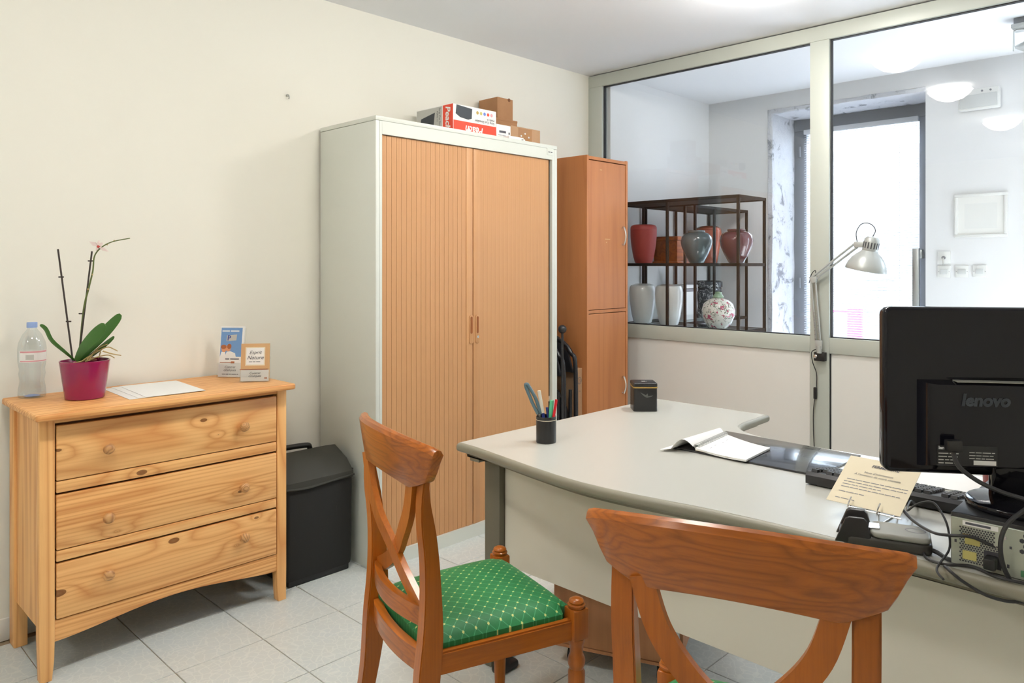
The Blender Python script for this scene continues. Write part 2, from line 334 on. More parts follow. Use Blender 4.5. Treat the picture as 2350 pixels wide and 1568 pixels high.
def poly3(bm, org, right, up, pts, lift=.0003):
    r = Vector(right).normalized(); u = Vector(up).normalized(); n = r.cross(u); org = Vector(org) + n * lift
    bm.faces.new([bm.verts.new(org + r * x + u * y) for x, y in pts]); return bm
def words(bm, org, right, up, x0, x1, y, h, seed=1, lift=.0004):
    """a line of print too small to read: short bars of word length"""
    rd = random.Random(seed); x = x0
    while x < x1 - h:
        w_ = min(rd.uniform(1.6, 5.5) * h, x1 - x); quad(bm, org, right, up, x, y, x + w_, y + h * .55, lift); x += w_ + h * .55
    return bm
def ell(cx, cy, a, b, n=16): return [(cx + a * math.cos(2 * math.pi * i / n), cy + b * math.sin(2 * math.pi * i / n)) for i in range(n)]

# ================================================================== THE ROOM
CZ, YW, XP = 2.597, 3.144, 3.99          # ceiling, left wall, glazed partition
X0, Y0 = -2.45, -1.15                    # walls behind the camera
XL, YL = 5.328, 3.02                     # lobby front wall and lobby left wall
fl = struct('floor', box(nb(), (X0, Y0, -.06), (XP, YW, -.004)), 'grout')
TP = .307; tm = finish(box(nb(), (-.1519, -.1519, -.02), (.1519, .1519, 0), .0012, 1), 'tile', 'tile')
for i in range(-11, 10):
    for j in range(-13, 4):
        x0 = .982 + TP * i; y0 = 2.183 + TP * j
        if x0 + TP > XP + .3 or y0 > 3.1 or x0 < X0 or y0 < Y0: continue
        x1 = min(x0 + TP, XP); y1 = min(y0 + TP, YW)
        if x1 - x0 < .02 or y1 - y0 < .02: continue
        if x1 - x0 > TP - .01 and y1 - y0 > TP - .01: t = inst('tile', tm, fl, Vector((x0 + TP / 2, y0 + TP / 2, 0)) - fl.location)
        else:
            me = finish(box(nb(), (x0 + .0016, y0 + .0016, -.02), (x1 - .0016, y1 - .0016, 0)), 'tile', 'tile'); t = inst('tile', me, fl, -fl.location)
struct('wall_left', box(nb(), (X0, YW, -.06), (XP + .05, YW + .12, CZ)), 'wall_paint')
struct('wall_back', box(nb(), (X0 - .12, Y0 - .12, -.06), (X0, YW + .12, CZ)), 'wall_paint')
struct('wall_right', box(nb(), (X0, Y0 - .12, -.06), (XL + .5, Y0, CZ)), 'wall_paint')
struct('ceiling', box(nb(), (X0 - .12, Y0 - .12, CZ), (XL + .5, YW + .12, CZ + .1)), 'ceiling_paint')
b = nb(); box(b, (X0, YW - .012, 0), (1.9, YW, .079), .003); struct('baseboard_left', b, 'baseboard_paint')
# ---- glazed partition (aluminium frame, lower panels, two panes)
wf = thing('wall_front', None, None, (XP, .6, 0), kind='structure')
XA, XB = XP - .03, XP + .03
pieces = [('top_rail', (XA, Y0, 2.513), (XB, YW, CZ - .006)), ('mullion', (XA, 1.545, -.02), (XB, 1.646, 2.513)), ('jamb', (XA, 3.030, .951), (XB, YW, 2.513)),
          ('sill_rail', (XA, 1.646, .866), (XB, YW, .951)), ('sill_rail', (XA, Y0, .866), (XB, 1.545, .948)), ('jamb', (XA, .08, -.02), (XB, .17, 2.513))]
for n, lo, hi in pieces: obj(n, box(nb(), lo, hi, .0025), 'alu_white', wf)
obj('panel', box(nb(), (XA + .012, 1.651, -.02), (XB - .012, YW, .864)), 'panel_white', wf)
obj('panel', box(nb(), (XA + .012, .17, -.02), (XB - .012, 1.538, .864)), 'panel_white', wf)
obj('panel', box(nb(), (XA + .012, Y0, -.02), (XB - .012, .08, .864)), 'panel_white', wf)
obj('panel_gap', box(nb(), (XA + .008, 1.5385, -.02), (XB - .012, 1.5445, .864)), 'gasket', wf)
def window(name, y0, y1, z0, z1):
    t = thing(name, None, None, (XP, (y0 + y1) / 2, z0), kind='structure')
    obj('pane', box(nb(), (XP - .003, y0, z0), (XP + .003, y1, z1)), 'pane_glass', t)
    g = .0045
    for lo, hi in (((y0, z1 - g), (y1, z1)), ((y0, z0), (y1, z0 + g)), ((y1 - g * 1.3, z0), (y1, z1)), ((y0, z0), (y0 + g, z1))):
        obj('gasket', box(nb(), (XP - .012, lo[0], lo[1]), (XP + .012, hi[0], hi[1])), 'gasket', t)
window('window_1', 1.646, 3.030, .951, 2.513); window('window_2', .17, 1.545, .948, 2.513); window('window_3', Y0, .08, .948, 2.513)

# ---- lobby
struct('wall_lobby_left', box(nb(), (XP + .05, YL, 0), (XL + .5, YL + .24, CZ)), 'lobby_paint')
struct('floor_lobby', box(nb(), (XP, Y0, -.06), (XL + .5, YL, 0)), 'lobby_floor')
DY0, DY1, DZ = 1.463, 2.530, 2.482       # door opening in the thick front wall
WY0, WY1, WZ0, WZ1 = -.95, .60, .35, 2.38   # unseen shop window, added along the same wall for daylight
b = nb(); XW = XL + .45
box(b, (XL, DY1, 0), (XW, YL + .24, CZ)); box(b, (XL, DY0, DZ), (XW, DY1, CZ)); box(b, (XL, WY1, 0), (XW, DY0, CZ))
box(b, (XL, WY0, 0), (XW, WY1, WZ0)); box(b, (XL, WY0, WZ1), (XW, WY1, CZ)); box(b, (XL, Y0, 0), (XW, WY0, CZ))
struct('wall_lobby_front', b, 'lobby_paint')
b = nb(); box(b, (XL - .004, DY1 - .035, 0), (XW, DY1 + .002, DZ), .006); box(b, (XL - .004, DY0, DZ - .03), (XW, DY1, DZ + .002), .006)
bmesh.ops.subdivide_edges(b, edges=[e for e in b.edges if e.calc_length() > .2], cuts=14, use_grid_fill=True)
for v in b.verts: v.co += Vector((random.uniform(-.004, .002), random.uniform(-.006, .002), random.uniform(-.005, .002)))
struct('trim_1', b, 'stone')
t = thing('door_1', None, None, (5.72, 2.0, 0), kind='structure')
XD0, XD1 = 5.70, 5.765
for n, lo, hi in (('jamb', (2.395, 0), (2.497, 2.36)), ('jamb', (DY0, 0), (1.605, 2.36)), ('head', (DY0, 2.36), (2.497, DZ - .03)), ('bottom_rail', (1.605, 0), (2.395, .25))):
    obj(n, box(nb(), (XD0, lo[0], lo[1]), (XD1, hi[0], hi[1]), .004), 'frame_grey', t)
obj('pane', box(nb(), (5.735, 1.605, .25), (5.741, 2.395, 2.36)), 'pane_glass', t)
hd = obj('handle', box(nb(), (5.625, 1.585, .75), (5.65, 1.63, 1.445), .006), 'brushed', t)
obj('handle_mount', box(nb(), (5.65, 1.575, 1.375), (5.70, 1.60, 1.435), .004), 'brushed', hd); obj('handle_mount', box(nb(), (5.65, 1.575, .78), (5.70, 1.60, .84), .004), 'brushed', hd)
for z in (2.2, 1.19): obj('hinge', tube(nb(), [(5.69, 2.445, z - .04), (5.69, 2.445, z + .04)], .011), 'frame_grey', t)
# lettering on the outside of the glass, so it reads mirrored from in here
rows = [('Organisation', .034, 640, 2055), ('Transport avec', .036, 668, 2088), ('Contrat', .036, 692, 2026), ('Devis', .036, 716, 2012), ('Fleurs -', .036, 743, 2024)]
lst = []
for s_, h, py, px in rows:
    p = on_x(px, py + 6, 5.744); lst.append(((s_, h * 1.25, p, (0, 1, 0), (0, 0, 1)),))
obj('lettering', texts(lst), 'ink_grey', t)
p = on_x(2075, 530, 5.744); q = on_x(2085, 556, 5.744)
obj('lettering', texts([(('POMPES', .095, p, (0, 1, 0), (0, 0, 1)),), (('FUNEBRES', .07, q, (0, 1, 0), (0, 0, 1)),)]), 'print_white', t)
bl = thing('venetian_blind', 'white venetian blind hanging inside the glazed street door', 'blind', (5.675, 2.0, .70))
obj('head_rail', box(nb(), (5.655, 1.60, 2.325), (5.695, 2.40, 2.36), .003), 'blind', bl)
b = nb(); prism(b, [(-.0125, -.002), (0, .0018), (.0125, -.002), (.0125, -.0026), (0, .0012), (-.0125, -.0026)], 'Y', -.398, .398); sm = finish(b, 'slat', 'blind')
for k in range(92): inst('slat', sm, bl, (0, .002 * math.sin(k * 2.1), .012 + .0176 * k), (0, R(-8), 0))
for y in (1.72, 2.28): obj('ladder_cord', tube(nb(), [(5.663, y, .71), (5.663, y, 2.33)], .0009, 4), 'blind', bl)
# shop window out of view, added to let daylight into the lobby
t = thing('added_window', None, None, (5.72, -.5, WZ0), kind='structure')
for lo, hi in (((WY0, WZ0), (WY0 + .06, WZ1)), ((WY1 - .06, WZ0), (WY1, WZ1)), ((WY0, WZ0), (WY1, WZ0 + .06)), ((WY0, WZ1 - .06), (WY1, WZ1))):
    obj('frame', box(nb(), (5.70, lo[0], lo[1]), (5.75, hi[0], hi[1])), 'frame_grey', t)
obj('pane', box(nb(), (5.722, WY0, WZ0), (5.728, WY1, WZ1)), 'pane_glass', t)
# street
struct('floor_street', box(nb(), (5.78, -14, -.16), (16, 16, -.06)), 'pavement')
t = thing('house_facade', 'pale stone house across the street, seen through the door blind', 'building', (14.0, 4, -.06))
obj('wall', box(nb(), (14, -12, -.06), (14.4, 16, 3.4)), 'facade', t)
for k in range(3): obj('window', box(nb(), (13.97, 3.6 + k * 2.4, .9), (14.05, 4.6 + k * 2.4, 2.3)), 'ink_grey', t)
t = thing('street_barrier', 'pink and white street barrier beyond the glass door', 'barrier', (8.2, 2.93, -.06))
p = on_x(1962, 705, 8.2); obj('post', box(nb(), (8.16, p.y - .07, -.06), (8.24, p.y + .07, p.z), .01), 'road_red', t)
p2 = on_x(1905, 716, 8.2); obj('rail', box(nb(), (8.17, p.y, p.z - .07), (8.22, p2.y + .35, p.z - .03), .005), 'road_red', t)
t = thing('awning', 'white sloping cloth awning outside the glass door', 'awning', (7.4, 1.9, -.06))
a = [on_x(1985, 712, 7.4), on_x(2110, 606, 7.4), on_x(2240, 640, 7.4), on_x(2150, 700, 7.4)]
b = nb(); vs = [b.verts.new(p) for p in a] + [b.verts.new(p + Vector((.5, .1, .02))) for p in a]
for q in ((0, 1, 2, 3), (7, 6, 5, 4), (0, 4, 5, 1), (1, 5, 6, 2), (2, 6, 7, 3), (3, 7, 4, 0)): b.faces.new([vs[i] for i in q])
obj('cloth', b, 'print_white', t); obj('pole', tube(nb(), [(7.45, a[2].y, -.06), (7.45, a[2].y, a[2].z)], .02), 'print_white', t)

# ---- ceiling lamps (dome glass) of the office
def ceiling_lamp(x, y, label, glow='glass_white', group='dome lamps on the office ceiling'):
    t = thing('ceiling_lamp', label, 'lamp', (x, y, CZ - .10), group=group, local=True)
    b = lathe(nb(), [(.118, .0955), (.120, .0970), (.120, .0998), (.02, .0998)], n=24); obj('rim', b, 'white_plastic', t)
    b = lathe(nb(), [(.03, 0), (.085, .018), (.122, .046), (.141, .072), (.126, .0945)], n=14); obj('glass_dome', b, glow, t)
ceiling_lamp(3.12, 1.49, 'white glass dome lamp on the ceiling nearest the glazed partition')
ceiling_lamp(1.98, 1.49, 'white glass dome lamp in the middle of the office ceiling')
ceiling_lamp(.36, 1.49, 'white glass dome lamp on the ceiling above the chest of drawers end')

ceiling_lamp(-1.45, 1.49, 'white glass dome lamp on the ceiling behind the camera')

# ---- lobby fittings
t = thing('emergency_light', 'white emergency light box on the lobby wall beside the street door', 'light box', (XL - .03, 1.15, 2.28))
obj('housing', box(nb(), (XL - .055, 1.045, 2.285), (XL, 1.265, 2.412), .01), 'white_plastic', t)
obj('diffuser', box(nb(), (XL - .062, 1.055, 2.295), (XL - .054, 1.255, 2.375), .003), 'pale_grey', t)
for y in (1.09, 1.135): obj('indicator', xf(lathe(nb(), [(.006, 0), (.006, .004)], n=10), Matrix.Translation((XL - .055, y, 2.393)) @ Matrix.Rotation(R(-90), 4, 'Y')), 'ink_grey', t)
def plate(y, z, w, h, label, kind, cat='switch'):
    t = thing('wall_switch' if kind != 'key' else 'key_switch', label, cat, (XL, y, z - h / 2))
    obj('plate', box(nb(), (XL - .009, y - w / 2, z - h / 2), (XL, y + w / 2, z + h / 2), .003), 'white_plastic', t)
    if kind == 'key':
        obj('lock', xf(lathe(nb(), [(.011, 0), (.011, .012)], n=14), Matrix.Translation((XL - .009, y, z)) @ Matrix.Rotation(R(-90), 4, 'Y')), 'ink_grey', t)
        obj('key', box(nb(), (XL - .028, y - .003, z - .05), (XL - .024, y + .003, z), .001), 'brushed', t)
    else:
        obj('rocker', box(nb(), (XL - .014, y - .022, z - .015), (XL - .008, y + .022, z + .015), .002), 'pale_grey', t)
        for s in (-1, 1): obj('screw', box(nb(), (XL - .0105, y + s * .03 - .002, z - .002), (XL - .008, y + s * .03 + .002, z + .002)), 'ink_grey', t)
plate(1.355, 1.375, .075, .08, 'white key switch plate with a hanging key on the lobby wall', 'key')
plate(1.355, 1.286, .075, .075, 'white wall switch directly below the key switch', 'sw'); plate(1.255, 1.288, .075, .075, 'white wall switch in the middle of three in a row', 'sw'); plate(1.158, 1.29, .075, .075, 'white wall switch farthest from the street door', 'sw')
t = thing('picture_frame', 'faint white framed picture on the lobby wall above the switches', 'picture', (XL, 1.15, 1.50))
for lo, hi in (((1.01, 1.50), (1.295, 1.518)), ((1.01, 1.752), (1.295, 1.77)), ((1.01, 1.518), (1.028, 1.752)), ((1.277, 1.518), (1.295, 1.752))):
    obj('frame_side', box(nb(), (XL - .016, lo[0], lo[1]), (XL, hi[0], hi[1]), .002), 'white_plastic', t)
obj('mount', box(nb(), (XL - .008, 1.028, 1.518), (XL, 1.277, 1.752)), 'paper', t); obj('print', box(nb(), (XL - .0085, 1.065, 1.555), (XL - .007, 1.24, 1.71)), 'white_plastic', t)
cx, cy = 4.60, .79
t = thing('spot_fitting', 'grey ceiling spot fitting with a wire bracket in the lobby', 'spotlight', (cx, cy, 2.40))
obj('base', box(nb(), (cx - .05, cy - .05, 2.565), (cx + .05, cy + .05, CZ), .004), 'frame_grey', t); obj('cover', box(nb(), (cx - .06, cy - .06, 2.545), (cx + .06, cy + .06, 2.566), .004), 'pale_grey', t)
obj('bracket', tube(nb(), [(cx - .04, cy + .05, 2.43), (cx - .04, cy + .05, 2.53), (cx - .03, cy + .04, 2.54), (cx + .03, cy - .04, 2.54), (cx + .04, cy - .05, 2.53), (cx + .04, cy - .05, 2.43)], .004), 'brushed', t)
obj('lamp_head', xf(lathe(nb(), [(.012, .06), (.02, .04), (.022, .01), (.05, -.02), (.052, -.026)], n=20), Matrix.Translation((cx, cy, 2.46)) @ Matrix.Rotation(R(25), 4, 'X')), 'brushed', t)

# ---- metal display racks with urns in the lobby
RZ = (.14, .54, .94, 1.34, 1.742)
def rack(label, x0, x1, y0, y1, px, py):
    t = thing('display_rack', label, 'shelf', ((x0 + x1) / 2, (y0 + y1) / 2, 0)); w = .016
    for x, y in px: obj('post', box(nb(), (x - w / 2, y - w / 2, 0), (x + w / 2, y + w / 2, RZ[-1]), .001, 1), 'rack_metal', t)
    for k, z in enumerate(RZ):
        for lo, hi in (((x0, y0), (x1, y0 + w)), ((x0, y1 - w), (x1, y1)), ((x0, y0), (x0 + w, y1)), ((x1 - w, y0), (x1, y1))):
            obj('rail', box(nb(), (lo[0], lo[1], z - .018), (hi[0], hi[1], z)), 'rack_metal', t)
        if k == len(RZ) - 1: obj('top_shelf', box(nb(), (x0 + .001, y0 + .001, z - .012), (x1 - .001, y1 - .001, z - .001)), 'rack_metal', t)
        else: obj('glass_shelf', box(nb(), (x0 + w, y0 + w, z - .008), (x1 - w, y1 - w, z - .0005)), 'shelf_glass', t)
    return t
ax0, ax1, ay0, ay1 = 4.05, 4.40, 2.10, 3.005
rack('black metal display rack standing against the glazed partition, in front', ax0, ax1, ay0, ay1, [(x, y) for x in (ax0 + .008, ax1 - .008) for y in (ay0 + .008, 2.59, ay1 - .008)], None)
bx0, bx1, by0, by1 = 4.42, 5.31, 2.68, 3.01
rack('black metal display rack along the lobby side wall, behind', bx0, bx1, by0, by1, [(x, y) for x in (bx0 + .008, 4.82, bx1 - .008) for y in (by0 + .008, by1 - .008)], None)
def urn(name, label, x, y, z, prof, m, lid=None, lidm=None, extra=None, s=1.0):
    t = thing(name, label, 'urn', (x, y, z), local=True, group='urns on the lobby racks')
    obj('vessel', lathe(nb(), [(r * s, h * s) for r, h in prof], n=36), m, t)
    if lid: obj('lid', lathe(nb(), [(r * s, h * s) for r, h in lid], n=36), lidm or m, t)
    return t
z3, z2 = 1.3405, .9405
BUL = [(.052, 0), (.058, .006), (.070, .05), (.082, .12), (.0875, .18), (.088, .225)]
urn('urn', 'matt brick red cylinder-shaped urn on the upper shelf', 4.22, 2.879, z3, BUL, 'urn_red', [(.088, .226), (.087, .24), (.080, .252), (.06, .259), (.002, .262)])
JAR = [(.040, 0), (.046, .004), (.070, .05), (.092, .10), (.099, .135), (.094, .165), (.075, .186), (.052, .194)]
urn('urn', 'glossy blue-grey round urn on the upper shelf', 4.20, 2.466, z3, JAR, 'urn_grey', [(.05, .194), (.053, .196), (.053, .204), (.045, .207), (.002, .208)])
urn('urn', 'glossy dark maroon round urn at the corner post', 4.20, 2.195, z3, JAR, 'urn_maroon', [(.05, .194), (.053, .196), (.053, .204), (.045, .207), (.002, .208)])
urn('urn', 'glossy orange-brown tall urn behind the grey one', 5.02, 2.85, z3, [(.06, 0), (.066, .005), (.08, .08), (.092, .16), (.098, .22), (.096, .245)], 'urn_orange', [(.096, .246), (.09, .262), (.07, .274), (.03, .28), (.002, .281)])
WHT = [(.055, 0), (.060, .005), (.074, .06), (.086, .14), (.090, .20), (.087, .235), (.078, .252), (.05, .262), (.002, .264)]
urn('urn', 'plain white urn nearest the tall cupboard on the lower shelf', 4.22, 2.886, z2, WHT, 'urn_white'); urn('urn', 'plain white urn second along the lower shelf', 4.20, 2.668, z2, WHT, 'urn_white', s=1.0)
urn('urn', 'black urn with white marble veins and stepped lid', 5.02, 2.85, z2, [(.105, 0), (.105, .006), (.085, .03), (.075, .08), (.085, .15), (.09, .18)], 'urn_marble', [(.10, .182), (.10, .215), (.094, .218), (.104, .225), (.104, .262), (.09, .272), (.002, .274)])
urn('urn', 'white ginger-jar urn painted with flowers', 4.19, 2.31, z2, [(.05, 0), (.056, .005), (.08, .03), (.098, .075), (.10, .11), (.088, .15), (.06, .175), (.03, .185)], 'urn_floral', [(.03, .186), (.034, .19), (.03, .2), (.02, .212), (.02, .222), (.002, .226)], 'urn_green')
t = thing('wooden_urn', 'reddish wooden box urn behind the red urn', 'urn', (4.53, 2.85, z3), group='urns on the lobby racks')
obj('body', box(nb(), (4.44, 2.755, z3), (4.76, 2.945, z3 + .155), .004), 'urn_box', t); obj('lid', box(nb(), (4.432, 2.747, z3 + .155), (4.768, 2.953, z3 + .185), .008), 'urn_box', t); obj('plinth', box(nb(), (4.434, 2.749, z3), (4.766, 2.951, z3 + .012), .003), 'urn_box', t)
t = thing('white_casket', 'white square urn with a grey band behind the white urns', 'urn', (4.69, 2.875, z2), group='urns on the lobby racks')
obj('body', prism(nb(), [(4.62, z2), (4.76, z2), (4.78, z2 + .20), (4.60, z2 + .20)], 'Y', 2.80, 2.95, .004), 'urn_white', t); obj('band', box(nb(), (4.596, 2.796, z2 + .20), (4.784, 2.954, z2 + .222)), 'ink_grey', t); obj('lid', box(nb(), (4.598, 2.798, z2 + .2225), (4.782, 2.952, z2 + .248), .004), 'urn_white', t)

# ================================================================== CHEST OF DRAWERS
t = thing('chest_of_drawers', 'pine chest of three drawers with round knobs against the cream wall', 'dresser', (1.08, 2.92, 0))
FY = 2.724; DT = .862
top = prism(nb(), rrect(.632, 2.672, 1.522, 3.128, .012, 3), 'Z', DT - .022, DT, .006, 3); obj('top', top, 'pine_x', t)
def leg_profile(x0, x1, inner):   # front leg tapers and flares a little at the foot
    a, b_ = (x0, x1)
    return [(a, 0.0), (b_ - (.010 if inner > 0 else 0), 0.0), (b_, .10), (b_, DT - .022), (a, DT - .022), (a, .1)] if inner > 0 else [(a + .010, 0), (b_, 0), (b_, .1), (b_, DT - .022), (a, DT - .022), (a, .10)]
obj('leg', prism(nb(), [(.656, 0), (.688, 0), (.694, .06), (.696, .13), (.696, DT - .022), (.652, DT - .022), (.652, .13)], 'Y', FY, FY + .042, .003), 'pine_z', t)
obj('leg', prism(nb(), [(1.475, 0), (1.507, 0), (1.508, .13), (1.508, DT - .022), (1.468, DT - .022), (1.468, .13), (1.470, .06)], 'Y', FY, FY + .042, .003), 'pine_z', t)
for x0, x1 in ((.652, .694), (1.468, 1.508)): obj('leg', box(nb(), (x0, 3.045, 0), (x1, 3.107, DT - .022), .003), 'pine_z', t)
for x0 in (.660, 1.484): obj('side_panel', box(nb(), (x0, FY + .04, .16), (x0 + .016, 3.05, DT - .022)), 'pine_z', t)
obj('back_panel', box(nb(), (.69, 3.085, .16), (1.47, 3.093, DT - .022)), 'pine_x', t)
obj('top_rail', box(nb(), (.696, FY + .004, .822), (1.468, FY + .026, DT - .022)), 'pine_x', t)
obj('carcass', box(nb(), (.70, FY + .028, .195), (1.464, FY + .034, .82)), 'groove', t)
ap = [(.696, .188), (.696, .120)] + [(.696 + .772 * k / 24, .120 + .034 * (.5 - .5 * math.cos(2 * math.pi * k / 24)) ** .8) for k in range(1, 24)] + [(1.468, .122), (1.468, .188)]
obj('apron', prism(nb(), ap, 'Y', FY + .004, FY + .026, .002), 'pine_x', t)
for z0, z1, groove, kz in ((.597, .813, .635, .7185), (.376, .590, .412, .488), (.192, .369, None, .298)):
    d = obj('drawer', box(nb(), (.700, FY - .002, z0 if groove is None else groove + .0015), (1.4645, FY + .020, z1), .0035), 'pine_x', t)
    if groove: obj('drawer_lip', box(nb(), (.700, FY - .001, z0), (1.4645, FY + .020, groove - .0015), .003), 'pine_x', d)
    for kx in (.848, 1.322):
        b = lathe(nb(), [(.009, 0), (.009, .006), (.0075, .009), (.010, .013), (.0165, .018), (.0185, .024), (.0165, .030), (.010, .0345), (.002, .036)], n=20)
        obj('knob', xf(b, Matrix.Translation((kx, FY - .001, kz)) @ Matrix.Rotation(R(90), 4, 'X')), 'pine_knob', d)

# ---- bottle
c = (.712, 3.068, DT)
t = thing('water_bottle', 'clear plastic water bottle with a pale blue cap', 'bottle', c, local=True)
prof = [(.020, .006), (.040, .002), (.043, .010), (.042, .03), (.037, .06), (.041, .085), (.0385, .10), (.043, .125), (.044, .145), (.044, .175), (.041, .195), (.030, .222), (.018, .238), (.0145, .244), (.0145, .250)]
obj('body', lathe(nb(), prof, n=32, caps=False), 'bottle_pet', t)
obj('cap', lathe(nb(), [(.0165, .247), (.0165, .264), (.0155, .266), (.002, .2662)], n=24), 'cap_blue', t)
b = nb(); n = 28; a0 = -.9
for i in range(14):
    a1 = R(-160 + i * 9.5); a2 = R(-160 + (i + 1) * 9.5)
    b.faces.new([b.verts.new((.0446 * math.cos(a), .0446 * math.sin(a), z)) for a, z in ((a1, .128), (a2, .128), (a2, .168), (a1, .168))])
obj('label_film', b, 'print_white', t)
b = nb()
for i, (z0, z1) in enumerate(((.161, .167), (.130, .134))):
    for k in range(13):
        a1 = R(-155 + k * 9.5); a2 = R(-155 + (k + 1) * 9.5)
        b.faces.new([b.verts.new((.0449 * math.cos(a), .0449 * math.sin(a), z)) for a, z in ((a1, z0), (a2, z0), (a2, z1), (a1, z1))])
obj('label_stripes', b, 'print_pink', t)
b = nb(); b.faces.new([b.verts.new((.0451 * math.cos(a), .0451 * math.sin(a), z)) for a, z in ((R(-128), .137), (R(-112), .137), (R(-96), .137), (R(-96), .155), (R(-112), .155), (R(-128), .155))])
obj('label_print', b, 'print_grey', t); obj('base_star', lathe(nb(), [(.012, .003), (.026, .006), (.012, .010)], n=10), 'cap_blue', t)

# ---- orchid
c = (.838, 2.918, DT)
t = thing('potted_orchid', 'orchid with one pale bloom in a magenta ceramic pot', 'plant', c, local=True)
pot = obj('pot', lathe(nb(), [(.058, 0), (.062, .003), (.070, .06), (.0785, .126), (.0795, .131), (.079, .134), (.075, .134), (.073, .120), (.060, .02)], n=40), 'magenta', t)
obj('bark', lathe(nb(), [(.073, .112), (.05, .118), (.02, .121), (.002, .122)], n=20), 'soil', t)
def P3(px, py, dd=0.0): p = at(px, py, 2.645 + dd); return p - Vector(c)      # plane of the plant, facing the room
st = [P3(167, 828), P3(150, 700), P3(133, 572)]; obj('stake', tube(nb(), st, .0031, 8), 'stake', t)
st2 = [P3(180, 828, .01), P3(192, 730, .02), P3(211, 577, .03)]; obj('stake', tube(nb(), st2, .0030, 8), 'stake', t)
for p in (P3(140, 636), P3(157, 738)): obj('clip', tube(nb(), [p - RT * .008, p + RT * .009], .0028, 6), 'stake', t)
for p in (P3(208, 599, .03), P3(187, 720, .02)): obj('clip', tube(nb(), [p - RT * .009, p + RT * .009], .0028, 6), 'stake', t)
obj('flower_stem', tube(nb(), [P3(181, 826, .02), P3(192, 712, .02), P3(204, 660, .015), P3(213, 622, .01), P3(217, 588, .01), P3(233, 568), P3(258, 555), P3(298, 547, -.01)], [.0036, .0016], 8, smooth=6), 'stem_green', t)
for k, (px, py) in enumerate(((262, 553), (246, 561), (202, 664), (212, 630))): obj('node', sphere(nb(), P3(px, py, .01), .0028, (1, 1, 1.3), 8), 'root', t)
fc = P3(226, 566, .0)
fl_ = obj('flower', sphere(nb(), fc, .006, (1, 1, .8), 10), 'petal_red', t)
for k, (dx, dz, w_) in enumerate(((-.032, .018, .014), (.034, -.018, .012), (-.008, -.014, .010), (.012, .014, .012), (.0, .022, .009))):
    b = nb(); d = RT * dx + Vector((0, 0, dz)); s_ = d.cross(FW).normalized() * w_ * .5
    pts = [fc, fc + d * .5 + s_, fc + d, fc + d * .5 - s_]; q = [b.verts.new(p - FW * .002) for p in pts]; q2 = [b.verts.new(p + FW * .0015 + FW * .004) for p in pts]
    b.faces.new(q); b.faces.new(q2[::-1]); [b.faces.new((q[i], q[(i + 1) % 4], q2[(i + 1) % 4], q2[i])) for i in range(4)]
    bmesh.ops.recalc_face_normals(b, faces=b.faces[:]); obj('petal', b, 'petal', fl_)
def leaf(path, width, fold=.25, tilt=0.0):
    """thick strap leaf: path of points, widths follow a rounded lance"""
    pts = catmull(path, 6); m_ = len(pts); st = []
    for i, p in enumerate(pts):
        f = i / (m_ - 1); tg = (pts[min(i + 1, m_ - 1)] - pts[max(i - 1, 0)]).normalized()
        side = (tg.cross(FW)).normalized(); side = (side * math.cos(tilt) + FW * math.sin(tilt)).normalized(); nn = side.cross(tg).normalized()
        w_ = width * (.32 + .68 * math.sin(min(1, f * 1.25) * math.pi / 2)) * math.sqrt(max(0, 1 - max(0, (f - .55) / .46) ** 2.4)) + .0008
        th = .0013
        st.append([p + side * w_ + nn * fold * w_, p + nn * th, p - side * w_ + nn * fold * w_, p - side * w_ + nn * (fold * w_ - th), p - nn * th, p + side * w_ + nn * (fold * w_ - th)])
    return sweep(nb(), st)
obj('leaf', leaf([P3(172, 828), P3(148, 808, -.02), P3(118, 782, -.03), P3(104, 756, -.03), P3(92, 746, -.03)], .0095, .3, .35), 'leaf', t)
obj('leaf', leaf([P3(174, 828, -.01), P3(190, 800, -.03), P3(215, 772, -.045), P3(241, 745, -.05)], .024, .12, .25), 'leaf', t)
obj('leaf', leaf([P3(176, 828, .01), P3(205, 800, .02), P3(240, 762, .03), P3(277, 722, .035)], .021, .15, .2), 'leaf', t)
obj('leaf', leaf([P3(178, 830, .02), P3(205, 818, .02), P3(235, 795, .0), P3(262, 773, -.01)], .010, .2, .5), 'leaf', t)
for pts in ([(190, 828), (215, 812), (245, 797), (262, 802), (270, 806)], [(196, 830), (222, 820), (248, 815), (263, 822)], [(200, 826), (225, 800), (247, 790)], [(205, 828), (216, 808), (230, 806), (226, 822)], [(236, 806), (256, 812), (278, 816)], [(168, 834), (196, 828), (222, 826)]):
    obj('aerial_root', tube(nb(), [P3(x, y, -.02 + .006 * i) for i, (x, y) in enumerate(pts)], [.0028, .0016], 6, smooth=5), 'root', t)

# ---- papers and leaflet holders on the chest
def sheet(bm, pts, z, th=.0008):
    a = [bm.verts.new((x, y, z)) for x, y in pts]; b_ = [bm.verts.new((x, y, z + th)) for x, y in pts]; n = len(pts)
    fs = [bm.faces.new(a[::-1]), bm.faces.new(b_)] + [bm.faces.new((a[i], a[(i + 1) % n], b_[(i + 1) % n], b_[i])) for i in range(n)]
    bmesh.ops.recalc_face_normals(bm, faces=fs); return bm
for k, (pts, lab) in enumerate((([(.945, 3.075), (1.15, 3.068), (1.14, 2.76), (.935, 2.768)], 'lowest white printed sheet on the chest, nearest the flower pot'),
                 ([(.975, 3.080), (1.18, 3.076), (1.172, 2.768), (.965, 2.764)], 'middle white sheet of the papers on the chest'), ([(1.005, 3.082), (1.214, 3.072), (1.196, 2.754), (.988, 2.760)], 'topmost white sheet of the papers on the chest'))):
    b = sheet(nb(), pts, DT + .0003 + .0012 * k); solo('paper_sheet', b, 'paper', lab, 'paper', 'papers on the chest of drawers')
